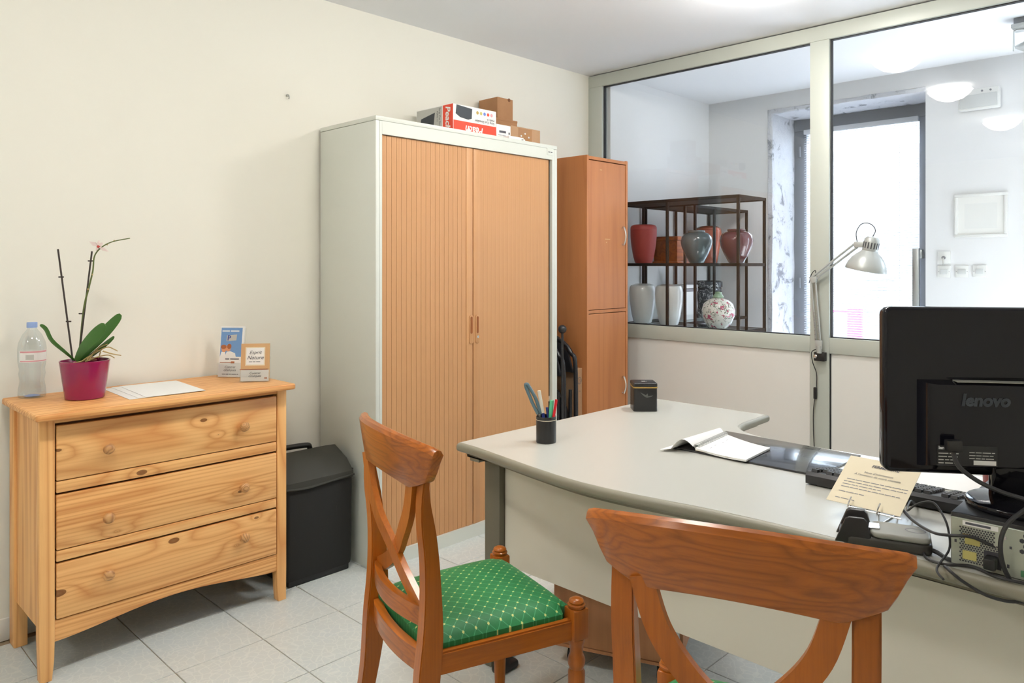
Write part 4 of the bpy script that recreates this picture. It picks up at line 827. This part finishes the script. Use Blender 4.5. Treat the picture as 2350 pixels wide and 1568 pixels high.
obj('pencil_marks', b, 'ink_grey', pg)

# ---- keyboard, its back to us
KB = Vector((1.995, .842, D0))
t = thing('keyboard', 'black computer keyboard with its raised back edge to the camera', 'keyboard', KB, R(-90), local=True)   # local x runs towards -y, local y towards +x
case = [(0, .004), (0, .026), (.010, .034), (.155, .012), (.160, .008), (.160, .003), (.012, .003)]
def kz(y): return .034 + (.012 - .034) * (y - .01) / .145
obj('case', prism(nb(), [(y, z) for y, z in case], 'X', 0, .452, .002), 'pc_black', t)
for x in (.05, .40): obj('foot', box(nb(), (x - .02, .005, 0), (x + .02, .012, .010), .001, 1), 'pc_black', t)
obj('front_foot', box(nb(), (.03, .14, 0), (.42, .15, .004)), 'rubber', t)
b = prism(nb(), [(-.0085, 0), (.0085, 0), (.0065, .0075), (-.0065, .0075)], 'X', -.0082, .0082, .001, 1); km = finish(b, 'key', 'black_plastic'); tl = math.atan2(-.022, .145)
for rr in range(6):
    y = .024 + rr * .0205 + (.006 if rr else 0)
    for k in range(22):
        x = .018 + k * .0196
        if k in (15, 18) or (rr == 0 and k in (1, 6, 11)) or (rr == 5 and 4 <= k <= 8): continue
        inst('key', km, t, (x, y, kz(y) + .0005), (tl, 0, 0))
obj('space_bar', xf(prism(nb(), [(-.0085, 0), (.0085, 0), (.0065, .0075), (-.0065, .0075)], 'X', -.048, .048, .001, 1), Matrix.Translation((.018 + 6 * .0196, .024 + 5 * .0205 + .006, kz(.133))) @ Matrix.Rotation(tl, 4, 'X')), 'black_plastic', t)
# papers behind the keyboard
b = sheet(nb(), [(2.165, .80), (2.36, .82), (2.40, .60), (2.19, .58)], D0); solo('paper_sheet', b, 'paper', 'white sheet lying behind the keyboard near the desk pad', 'paper')
b = sheet(nb(), [(2.20, .62), (2.37, .66), (2.42, .44), (2.22, .40)], D0 + .0015); solo('paper_sheet', b, 'paper', 'white sheet lying behind the keyboard under the monitor', 'paper')
b = lathe(nb(), [(.033, 0), (.040, .004), (.042, .05), (.043, .09), (.041, .09), (.039, .008)], (2.345, .462, D0 + .003), n=28); solo('red_mug', b, 'dark_red', 'dark red round cup half hidden below the monitor', 'cup')

# ---- notice on a wire stand
bl_, br_ = on_z(1896, 1146, .772), on_z(2065.5, 1186, .772); rr = (br_ - bl_).normalized(); nrm = rr.cross(Vector((0, 0, 1))).normalized()
lean = R(59); uu = (Vector((0, 0, 1)) * math.cos(lean) - nrm * math.sin(lean)).normalized(); wd = (br_ - bl_).length
t = thing('notice_sheet', 'cream notice sheet with printed lines propped on a wire stand', 'notice', bl_)
b = nb(); slab(b, bl_, rr, uu, 0, 0, wd, .158, -.0009, 0); nt_ = obj('sheet', b, 'cream_paper', t); o2 = bl_ + rr.cross(uu) * .0001
obj('lettering', texts([(('FERMETURE', .012, o2 + rr * (wd * .55) + uu * .130, rr, uu), dict(align='CENTER', shear=.2, bold=.0003)), (('Note d’information', .0085, o2 + rr * (wd * .5) + uu * .107, rr, uu), dict(align='CENTER', shear=.25)), (('À l’attention de notre clientèle', .0085, o2 + rr * (wd * .5) + uu * .097, rr, uu), dict(align='CENTER', shear=.25))]), 'print_text', nt_)
b = nb()
for k, (x0, x1, y) in enumerate(((.02, .165, .079), (.016, .165, .070), (.016, .105, .061), (.016, .150, .052), (.016, .075, .036), (.016, .06, .014))): words(b, o2, rr, uu, x0, min(x1, wd - .008), y, .0036, k + 20)
obj('small_print', b, 'ink_grey', nt_)
t = thing('wire_stand', 'bent chrome wire stand holding the cream notice', 'stand', (bl_ + br_) / 2 - Vector((0, 0, .03)))
nf = rr.cross(uu)
for f in (.34, .73):
    p = bl_ + rr * (wd * f) - nf * .003 - uu * .004; lip = p + nf * .012 - uu * .002
    obj('prong', tube(nb(), [lip + uu * .020 + nf * .002, lip, p, p + uu * .10], .0019, 8, smooth=3), 'chrome', t)
    foot = Vector((p.x, p.y, D0 + .002)); obj('leg', tube(nb(), [p, foot], .0019, 8), 'chrome', t); back = p + uu * .10; obj('leg', tube(nb(), [back, Vector((back.x + .03, back.y, D0 + .002)), foot], .0019, 8), 'chrome', t)
p = bl_ - nf * .003 - uu * .004; obj('cross_bar', tube(nb(), [p + rr * wd * .3, p + rr * (wd * 1.02)], .0019, 8), 'chrome', t)

# ---- card reader cradle (payment terminal dock)
cr = Vector((1.690, .540, D0)); t = thing('terminal_dock', 'grey and black payment terminal dock behind the right wooden chair', 'terminal', cr, R(-72), local=True)  # local x towards the PC
obj('base', prism(nb(), rrect(-.085, -.045, .085, .045, .02), 'Z', 0, .022, .006, 3), 'reader_dark', t)
obj('cover', prism(nb(), rrect(-.030, -.043, .083, .043, .018), 'Z', .022, .034, .005, 3), 'reader_grey', t)
for y0, y1 in ((-.044, -.034), (.012, .030)):
    obj('cradle_wall', prism(nb(), [(-.098, .004), (-.078, .055), (-.070, .060), (-.042, .060), (-.036, .054), (-.026, .012), (-.03, .004)], 'Y', y0, y1, .004, 2), 'black_plastic', t)
obj('cradle_floor', box(nb(), (-.09, -.034, .018), (-.032, .012, .026)), 'black_plastic', t); obj('contact_plate', box(nb(), (-.034, -.020, .034), (-.012, .015, .0365), .001, 1), 'chrome', t)
b = nb()
for k in range(18):
    a1, a2 = 2 * math.pi * k / 18, 2 * math.pi * (k + 1) / 18
    b.faces.new([b.verts.new((.055 + ra * math.cos(a), .005 + rb * math.sin(a), .0345)) for ra, rb, a in ((.018, .012, a1), (.018, .012, a2), (.020, .014, a2), (.020, .014, a1))])
obj('print_ring', b, 'ink_grey', t)

# ---- desktop computer lying flat, back panel towards the room
PX0, PX1, PY0, PY1, PZ = 1.668, 2.045, .075, .414, D0
t = thing('desktop_computer', 'flat desktop computer, its metal back panel full of vents and ports', 'computer', ((PX0 + PX1) / 2, (PY0 + PY1) / 2, PZ))
obj('cover', box(nb(), (PX0 + .004, PY0, PZ + .004), (PX1, PY1, PZ + .102), .003), 'pc_black', t); bp = obj('back_panel', box(nb(), (PX0, PY0 + .002, PZ + .002), (PX0 + .005, PY1 - .002, PZ + .094), .001, 1), 'pc_metal', t)
for x in (PX0 + .03, PX1 - .03):
    for y in (PY0 + .03, PY1 - .03): obj('foot', lathe(nb(), [(.01, 0), (.01, .005)], (x, y, PZ), n=12), 'rubber', t)
O_ = Vector((PX0, PY1, PZ)); Rr = Vector((0, -1, 0))
def hexes(x0, x1, z0, z1, r, skip=lambda x, z: False):
    bm = nb(); row = 0; z = z0
    while z <= z1:
        x = x0 + (r * 1.25 if row % 2 else 0)
        while x <= x1:
            if not skip(x, z): poly3(bm, O_, Rr, U_, [(x + r * math.cos(R(60 * k + 30)), z + r * math.sin(R(60 * k + 30))) for k in range(6)], .0006)
            x += r * 2.5
        z += r * 2.15; row += 1
    return bm
obj('vent_holes', hexes(.018, .086, .012, .080, .0019, lambda x, z: (x > .058 and z < .042) or (x > .075 and z > .055)), 'ink', bp, kind='stuff')
obj('vent_holes', hexes(.120, .30, .055, .086, .0046), 'ink', bp, kind='stuff')
ib = obj('power_inlet', box(nb(), (PX0 - .0008, PY1 - .087, PZ + .010), (PX0 + .002, PY1 - .058, PZ + .042)), 'ink', bp); obj('plug', box(nb(), (PX0 - .030, PY1 - .083, PZ + .014), (PX0, PY1 - .062, PZ + .036), .004), 'black_plastic', ib)
for z0, x0, x1 in ((.046, .026, .052), (.016, .022, .046)): obj('sticker', quad(nb(), O_, Rr, U_, x0, z0, x1, z0 + .017, .0009), 'port_yellow', bp)
obj('sticker', quad(nb(), O_, Rr, U_, .022, .058, .036, .065, .0009), 'gold', bp); obj('label_strip', quad(nb(), O_, Rr, U_, .022, .082, .082, .0915, .0009), 'print_white', bp); obj('barcode', words(nb(), O_, Rr, U_, .027, .076, .0845, .008, 2, .0012), 'print_text', bp)
obj('port_block', box(nb(), (PX0 - .004, PY1 - .165, PZ + .066), (PX0, PY1 - .145, PZ + .080), .001, 1), 'port_blue', bp)
for k, (x, w_, m_) in enumerate(((.118, .012, 'port_green'), (.134, .010, 'port_blue'), (.150, .026, 'port_blue'), (.182, .026, 'port_green'), (.215, .018, 'ink'), (.24, .018, 'ink'))): obj('port', box(nb(), (PX0 - .003, PY1 - x - w_, PZ + .008), (PX0, PY1 - x, PZ + .020), .001, 1), m_, bp)
obj('screw', xf(lathe(nb(), [(.004, 0), (.004, .002)], n=10), Matrix.Translation((PX0, PY1 - .092, PZ + .074)) @ Matrix.Rotation(R(-90), 4, 'Y')), 'chrome', bp)
obj('latch_slots', quad(quad(quad(nb(), O_, Rr, U_, .008, .045, .012, .051, .0008), O_, Rr, U_, .100, .055, .104, .060, .0008), O_, Rr, U_, .096, .018, .100, .025, .0008), 'ink', bp)

# ---- monitor on the computer
mc = at(2316, 900, 1.535); MZ0, MZ1 = .897, 1.244; mz = PZ + .1025
t = thing('computer_monitor', 'glossy black computer monitor seen from behind, standing on the computer', 'monitor', (mc.x, mc.y, mz), AZ - R(90) - R(9), local=True)   # local -y faces us
h0, h1 = MZ0 - mz, MZ1 - mz; HW = .243
sh = obj('shell', prism(nb(), rrect(-HW, h0, HW, h1, .018), 'Y', -.002, .032, .010, 4), 'gloss_black', t)
obj('screen', prism(nb(), rrect(-HW + .012, h0 + .014, HW - .012, h1 - .012, .003), 'Y', .0325, .0335), 'pc_black', t)
hz0, hz1 = h0 + .018, h0 + .196
b = nb(); xi = .178
st = []
for y, d_, e in ((.0, 0, 0), (-.012, .004, .002), (-.028, .012, .006), (-.034, .030, .009)): st.append([(-xi + d_, y, hz0 + e), (xi - d_, y, hz0 + e), (xi - d_, y, hz1 - e * .6), (-xi + d_, y, hz1 - e * .6)])
hs = obj('housing', sweep(nb(), st), 'gloss_black', t)
obj('vent_strip', box(nb(), (-.11, -.030, hz1 - .0005), (.15, -.006, hz1 + .0015)), 'reader_grey', hs)
obj('emblem', texts([(('lenovo', .033, (-.105, -.0345, hz1 - .046), (1, 0, 0), (0, 0, 1)), dict(bold=.0016, shear=.15))]), 'print_dark', hs)
lp = obj('rating_label', quad(nb(), (-.150, -.0347, hz0 + .010), (1, 0, 0), (0, 0, 1), 0, 0, .113, .040, 0), 'pc_black', hs); lo_ = Vector((-.150, -.0349, hz0 + .010)); xr, zr = Vector((1, 0, 0)), Vector((0, 0, 1))
obj('lettering', texts([(('lenovo', .009, lo_ + zr * .032 + xr * .002, xr, zr), dict(bold=.0004))]), 'print_white', lp); b = nb(); [words(b, lo_, xr, zr, .002, .040, .003 + .0065 * k, .004, k + 3) for k in range(4)]; [words(b, lo_, xr, zr, .060, .108, .014 + .006 * k, .003, k + 9) for k in range(3)]; obj('small_print', b, 'print_grey', lp); obj('bar_label', quad(nb(), lo_, xr, zr, .068, .002, .110, .011, .0004), 'print_white', lp)
obj('neck', prism(nb(), rrect(-.036, -.012, .036, .012, .006), 'Z', .012, h0 + .08, .002), 'gloss_black', t)
obj('base', xf(prism(nb(), [(.108 * math.cos(a), .098 * math.sin(a)) for a in [2 * math.pi * k / 36 for k in range(36)]], 'Z', 0, .014, .004, 3), Matrix.Translation((.018, -.030, 0))), 'gloss_black', t)
obj('hinge_cover', tube(nb(), [(-.03, .0, h0 + .07), (.03, .0, h0 + .07)], .016, 14), 'gloss_black', t)

# ---- cables
def cable(label, pts, r=.0028): solo('cable', tube(nb(), pts, r, 8, smooth=7), 'cable_black', label, 'cable', 'cables around the computer')
mp = at(2186, 1032, 1.50)
cable('thick black cable hanging from the back of the monitor', [mp + FW * .01 + Vector((0, 0, .012)), mp, at(2200, 1070, 1.485), at(2245, 1105, 1.47), at(2300, 1130, 1.45), at(2360, 1150, 1.43), at(2420, 1185, 1.42), Vector((1.69, .16, .852)), Vector((1.645, .12, .80)), Vector((1.664, .115, .762))], .0045)
b = box(nb(), (-.014, -.012, -.010), (.014, .006, .012), .002); xf(b, Matrix.Translation(mp + Vector((0, 0, .008))) @ Matrix.Rotation(AZ - R(90), 4, 'Z')); solo('cable_plug', b, 'black_plastic', 'black plug pushed into the monitor above its label', 'plug')
zc = D0 + .0045
cable('black cable looping up in front of the computer ports', [at(2440, 1060, 1.50), at(2440, 1110, 1.44), at(2360, 1165, 1.40), at(2315, 1200, 1.39), at(2297, 1240, 1.39), at(2300, 1290, 1.395), at(2320, 1335, 1.40), at(2362, 1392, 1.40), at(2420, 1440, 1.40), Vector((1.60, .14, .40)), Vector((1.62, .08, .05)), Vector((1.66, .04, .006))], .0042)
cable('thin black cable arching over the notice stand', [on_z(2104, 1160, zc), on_z(2090, 1150, .775), at(2082, 1172, 1.62), at(2105, 1157, 1.60), at(2140, 1153, 1.58), at(2165, 1185, 1.55), at(2177, 1220, 1.52), at(2178, 1262, 1.50), on_z(2150, 1305, zc), on_z(2165, 1330, zc)], .0022)
cable('black cable running from the dock along the computer back', [on_z(2070, 1168, zc + .03), on_z(2095, 1195, zc + .03), at(2140, 1222, 1.52), at(2180, 1229, 1.47), at(2230, 1233, 1.45), at(2290, 1258, 1.43), at(2360, 1280, 1.41), at(2430, 1292, 1.40), Vector((1.663, .165, .770))], .0030)
cable('thick black cable from the terminal dock along the desk edge', [on_z(2112, 1252, D0 + .014), on_z(2150, 1268, zc + .002), on_z(2180, 1285, zc), on_z(2230, 1293, zc), on_z(2300, 1308, zc), on_z(2380, 1325, zc)], .0046)
cable('black cable curling under the dock cable towards the right', [on_z(2118, 1262, D0 + .008), on_z(2128, 1282, zc), on_z(2170, 1296, zc), on_z(2230, 1300, zc), on_z(2290, 1325, zc), on_z(2380, 1345, zc)], .0030)
cable('black cable hanging over the front desk edge', [on_z(2168, 1300, zc), on_z(2185, 1315, zc - .001), at(2210, 1335, 1.42), at(2260, 1365, 1.40), at(2310, 1380, 1.39), at(2365, 1386, 1.38), at(2440, 1420, 1.38), Vector((1.60, .12, .40)), Vector((1.64, .09, .05)), Vector((1.69, .08, .005))], .0030)

# ---- clamp lamp on the mullion
LX = 3.925
def L(px, py, dx=0): return on_x(px, py, LX + dx)
t = thing('clamp_lamp', 'silver jointed clamp lamp fixed to the partition mullion', 'lamp', (XA - .02, 1.582, .82))
br = obj('clamp', box(nb(), (XA - .034, 1.556, .826), (XA - .0005, 1.612, .872), .003), 'black_plastic', t)
obj('clamp_screw', xf(lathe(nb(), [(.010, 0), (.010, .004), (.004, .006)], n=14), Matrix.Translation((XA - .0345, 1.602, .850)) @ Matrix.Rotation(R(-90), 4, 'Y')), 'chrome', br)
obj('socket', tube(nb(), [(LX, 1.582, .868), (LX, 1.582, .905)], .013, 12), 'lamp_silver', t); a0 = Vector((LX, 1.586, .90)); el = L(1866, 640)
obj('base_plate', box(nb(), (LX - .006, 1.566, .89), (LX + .006, 1.602, .935), .003), 'lamp_silver', t)
dirv = (el - a0).normalized(); sdv = dirv.cross(Vector((1, 0, 0))).normalized() * .011
for s_ in (-1, 1): obj('lower_arm', tube(nb(), [a0 + sdv * s_ + dirv * .02, el + sdv * s_], .0055, 8), 'lamp_silver', t)
for s_ in (-1, 1):
    p, q = a0 + dirv * .035 + sdv * s_ * .9 - Vector((.009, 0, 0)), a0 + dirv * .19 + sdv * s_ * .5 - Vector((.009, 0, 0)); pts = []
    for i in range(26 * 6): f = i / (26 * 6 - 1); a = i / 6 * 2 * math.pi; pts.append(p.lerp(q, f) + Vector((math.cos(a) * .0035, math.sin(a) * .0035, 0)))
    obj('spring', tube(nb(), pts, .0009, 4), 'chrome', t)
hd = L(1966, 562); d2 = (hd - el).normalized(); s2 = d2.cross(Vector((1, 0, 0))).normalized() * .011
for s_ in (-1, 1): obj('upper_arm', tube(nb(), [el + s2 * s_ * .9, hd + s2 * s_], .0055, 8), 'lamp_silver', t)
obj('elbow_joint', prism(nb(), [(el.y + .020, el.z + .008), (el.y - .022, el.z + .014), (el.y - .020, el.z - .018), (el.y + .004, el.z - .024)], 'X', LX - .010, LX + .010, .003), 'lamp_silver', t)
p, q = el + d2 * .03 - Vector((.012, 0, 0)), el + d2 * .15 - Vector((.012, 0, 0)); obj('spring', tube(nb(), [p.lerp(q, i / 119) + Vector((math.cos(i * 1.05) * .0033, 0, math.sin(i * 1.05) * .0033)) for i in range(120)], .0009, 4), 'chrome', t)
obj('head_joint', box(nb(), (LX - .009, hd.y - .045, hd.z - .014), (LX + .009, hd.y + .012, hd.z + .016), .004), 'lamp_silver', t)
rim_c = L(1986.5, 621); top_c = L(2003, 543); ax = (top_c - rim_c).normalized()
q = Vector((0, 0, 1)).rotation_difference(ax).to_matrix().to_4x4(); Hh = (top_c - rim_c).length; MT = Matrix.Translation(rim_c) @ q
shp = [(.096, 0), (.097, .003), (.090, .030), (.077, .055), (.058, .078), (.042, .092), (.036, .100)]
obj('shade', xf(lathe(nb(), shp + [(r - .0018, h) for r, h in shp[::-1]], n=40, caps=False), MT), 'lamp_silver', t)
obj('shade_neck', xf(lathe(nb(), [(.0345, .098), (.0365, .102), (.0365, Hh - .030), (.034, Hh - .014), (.024, Hh - .003), (.004, Hh)], n=36, caps=False), MT), 'lamp_silver', t)
for k in range(16):
    a = 2 * math.pi * k / 16; b = nb(); box(b, (.0355, -.0028, .112), (.0372, .0028, Hh - .030)); xf(b, MT @ Matrix.Rotation(a, 4, 'Z')); obj('vent_slot', b, 'ink', t)
obj('bulb', xf(sphere(nb(), (0, 0, .045), .028, (1, 1, 1.2)), MT), 'white_plastic', t)
obj('lamp_cord', tube(nb(), [L(1968, 560), L(1965, 535), L(1975, 516), L(1990, 512), L(2003, 518), L(2009, 530), top_c], .0022, 8, smooth=6), 'cable_black', t)
obj('lamp_cord', tube(nb(), [L(1857, 650), L(1862, 630), L(1871, 621), L(1872, 634)], .0022, 8, smooth=6), 'cable_black', t)
cd_ = obj('lamp_cord', tube(nb(), [(XA - .02, 1.606, .885), (XA - .035, 1.622, .87), (XA - .03, 1.62, .82), (XA - .012, 1.607, .76), (XA - .012, 1.606, .70), (XA - .014, 1.612, .64), (XA - .012, 1.622, .56), (XA - .012, 1.622, .45), (XA - .012, 1.616, .30), (XA - .012, 1.616, .02)], .0024, 8, smooth=6), 'cable_black', t)
obj('cord_switch', box(nb(), (XA - .022, 1.604, .622), (XA - .006, 1.620, .684), .004), 'black_plastic', cd_)

# ================================================================== WOODEN CHAIRS
def chair(label, x, y, ang):
    t = thing('dining_chair', label, 'chair', (x, y, 0), ang, group='cherry wood chairs with green seats', local=True)    # local +x is the sitter's front
    fx, fy, rx, ry = .20, .196, -.195, .172
    def stile(s):
        path = [(-.275, .170, 0), (-.240, .171, .12), (-.208, .172, .28), (-.193, .173, .42), (-.186, .174, .52), (-.190, .176, .66), (-.205, .177, .79), (-.2040, .177, .858)]
        P = catmull([(a, s * b_, c_) for a, b_, c_ in path], 4); st = []
        for p in P:
            z = p.z; w_ = .019 if z > .40 else .017 + .002 * z / .4; d_ = .017 + .010 * math.exp(-((z - .42) / .16) ** 2) - .009 * max(0, min(1, (z - .74) / .09))
            st.append([p + Vector((-d_, -w_, 0)), p + Vector((d_, -w_, 0)), p + Vector((d_, w_, 0)), p + Vector((-d_, w_, 0))])
        bm = sweep(nb(), st); bmesh.ops.bevel(bm, geom=[e for e in bm.edges if abs((e.verts[0].co - e.verts[1].co).normalized().z) > .5], offset=.003, segments=2, affect='EDGES'); return bm
    for s in (1, -1): obj('rear_leg', stile(s), 'cherry_z', t)
    # top rail: bowed board, wider at its top, thick rounded crown
    st = []; n = 40; hw = .240
    for i in range(n + 1):
        f = -1 + 2 * i / n; bow = -.232 + .050 * f * f
        y1 = hw * f; ay = abs(y1)
        zt = .950 - .020 * f * f - .003 * max(0, (abs(f) - .94) / .06) ** 2
        if ay < .140: zb = .826 + .012 * (1 - (ay / .14) ** 2)
        elif ay < .208: zb = .826 + .026 * ((ay - .14) / .068) ** 1.3
        else: zb = .852 + (zt - .014 - .852) * ((ay - .208) / (hw - .208))
        th = .012
        cx = lambda z: bow - (z - .80) * .12
        st.append([(cx(zb) - th, y1, zb + .003), (cx(zb) - th + .003, y1, zb), (cx(zb) + th - .003, y1, zb), (cx(zb) + th, y1, zb + .003),
                   (cx(zt) + th, y1, zt - .012), (cx(zt) + th * .6, y1, zt - .003), (cx(zt), y1, zt), (cx(zt) - th * .7, y1, zt - .003), (cx(zt) - th * 1.15, y1, zt - .012)])
    obj('top_rail', sweep(nb(), st), 'cherry_y', t)
    # crossing back slats
    for k, s in enumerate((1, -1)):
        P = catmull([(-.221, .142 * s, .846), (-.218, .116 * s, .765), (-.214, .070 * s, .70), (-.203, .012 * s, .645), (-.196, -.060 * s, .590), (-.190, -.165 * s, .535)], 6); st = []
        for i, p in enumerate(P):
            tg = (P[min(i + 1, len(P) - 1)] - P[max(i - 1, 0)]); tg.x = 0; tg.normalize(); sd = Vector((0, -tg.z, tg.y)); w_ = .019; d_ = .0075; p = p + Vector((.004 * (1 if k else -1), 0, 0))
            st.append([p + sd * w_ - Vector((d_, 0, 0)), p + sd * w_ + Vector((d_, 0, 0)), p - sd * w_ + Vector((d_, 0, 0)), p - sd * w_ - Vector((d_, 0, 0))])
        obj('cross_slat', sweep(nb(), st), 'cherry_z', t)
    def bowed(z0, z1, x0, depth, hw_, th):
        st = []
        for i in range(17):
            f = -1 + i / 8; xx = x0 - depth * (1 - f * f); st.append([(xx - th, hw_ * f, z0), (xx + th, hw_ * f, z0), (xx + th, hw_ * f, z1), (xx - th, hw_ * f, z1)])
        return sweep(nb(), st)
    obj('lower_back_rail', bowed(.508, .552, -.186, .034, .170, .009), 'cherry_y', t)
    obj('seat_rail', bowed(.402, .452, -.190, .022, .165, .011), 'cherry_y', t)
    st = []
    obj('seat_rail', box(nb(), (fx - .018, -fy + .015, .402), (fx + .006, fy - .015, .454), .004), 'cherry_y', t)
    for s in (1, -1):
        st = [[(xx, s * (yy - .011), .402), (xx, s * (yy + .011), .402), (xx, s * (yy + .011), .454), (xx, s * (yy - .011), .454)] for xx, yy in ((rx + .005, ry + .004), (0, .188), (fx - .01, fy + .002))]
        bm = sweep(nb(), st); bmesh.ops.bevel(bm, geom=[e for e in bm.edges if abs((e.verts[0].co - e.verts[1].co).normalized().x) > .8], offset=.004, segments=2, affect='EDGES'); obj('seat_rail', bm, 'cherry_x', t)
        lg = obj('front_leg', prism(nb(), rrect(fx - .0225, s * fy - .0225, fx + .0225, s * fy + .0225, .004, 2), 'Z', .402, .478, .004), 'cherry_z', t)
        obj('finial', lathe(nb(), [(.020, .478), (.0225, .482), (.0222, .486), (.0175, .489), (.0195, .4925), (.0175, .497), (.011, .5005), (.002, .502)], (fx, s * fy, 0), n=24), 'cherry_z', lg)
        obj('turned_shaft', lathe(nb(), [(.011, 0), (.0125, .02), (.017, .05), (.021, .07), (.0205, .085), (.0145, .095), (.0155, .11), (.0205, .26), (.0215, .318), (.0175, .326), (.021, .336), (.0225, .346), (.020, .356), (.0165, .364), (.0175, .386), (.0205, .392), (.0215, .402)], (fx, s * fy, 0), n=24), 'cherry_z', lg)
    # upholstered drop-in seat with domed top
    bm = nb(); N = 20; V = [[None] * (N + 1) for _ in range(N + 1)]; W = [[None] * (N + 1) for _ in range(N + 1)]
    for i in range(N + 1):
        for j in range(N + 1):
            a, b_ = -1 + 2 * i / N, -1 + 2 * j / N; xx = .006 + .196 * a; hw_ = .170 + .024 * (a + 1) / 2; yy = hw_ * b_
            cx_, cy_ = max(0, (a - .82) / .18), max(0, (abs(b_) - .84) / .16); 
            if cx_ > 0 and cy_ > 0: k = min(cx_, cy_); xx -= .034 * k; yy -= math.copysign(.024 * k, b_)
            h = .466 + .034 * (1 - a ** 4) ** .55 * (1 - b_ ** 4) ** .55
            V[i][j] = bm.verts.new((xx, yy, h)); W[i][j] = bm.verts.new((xx, yy, .438))
    for i in range(N):
        for j in range(N): bm.faces.new((V[i][j], V[i + 1][j], V[i + 1][j + 1], V[i][j + 1])); bm.faces.new((W[i][j], W[i][j + 1], W[i + 1][j + 1], W[i + 1][j]))
    for i in range(N):
        for a, b_ in (((i, 0), (i + 1, 0)), ((i + 1, N), (i, N)), ((0, i + 1), (0, i)), ((N, i), (N, i + 1))): bm.faces.new((V[a[0]][a[1]], W[a[0]][a[1]], W[b_[0]][b_[1]], V[b_[0]][b_[1]]))
    bmesh.ops.recalc_face_normals(bm, faces=bm.faces[:]); obj('seat_cushion', bm, 'green_fabric', t)
    return t
aA, aB = R(-15.6), R(19.4)
chair('cherry wood cross-back chair with its green seat in full view', 1.503 - .2 * math.cos(aA), 1.378 - .2 * math.sin(aA), aA)
chair('cherry wood cross-back chair in the foreground, its back towards the camera', 1.433 - .2 * math.cos(aB), .682 - .2 * math.sin(aB), aB)
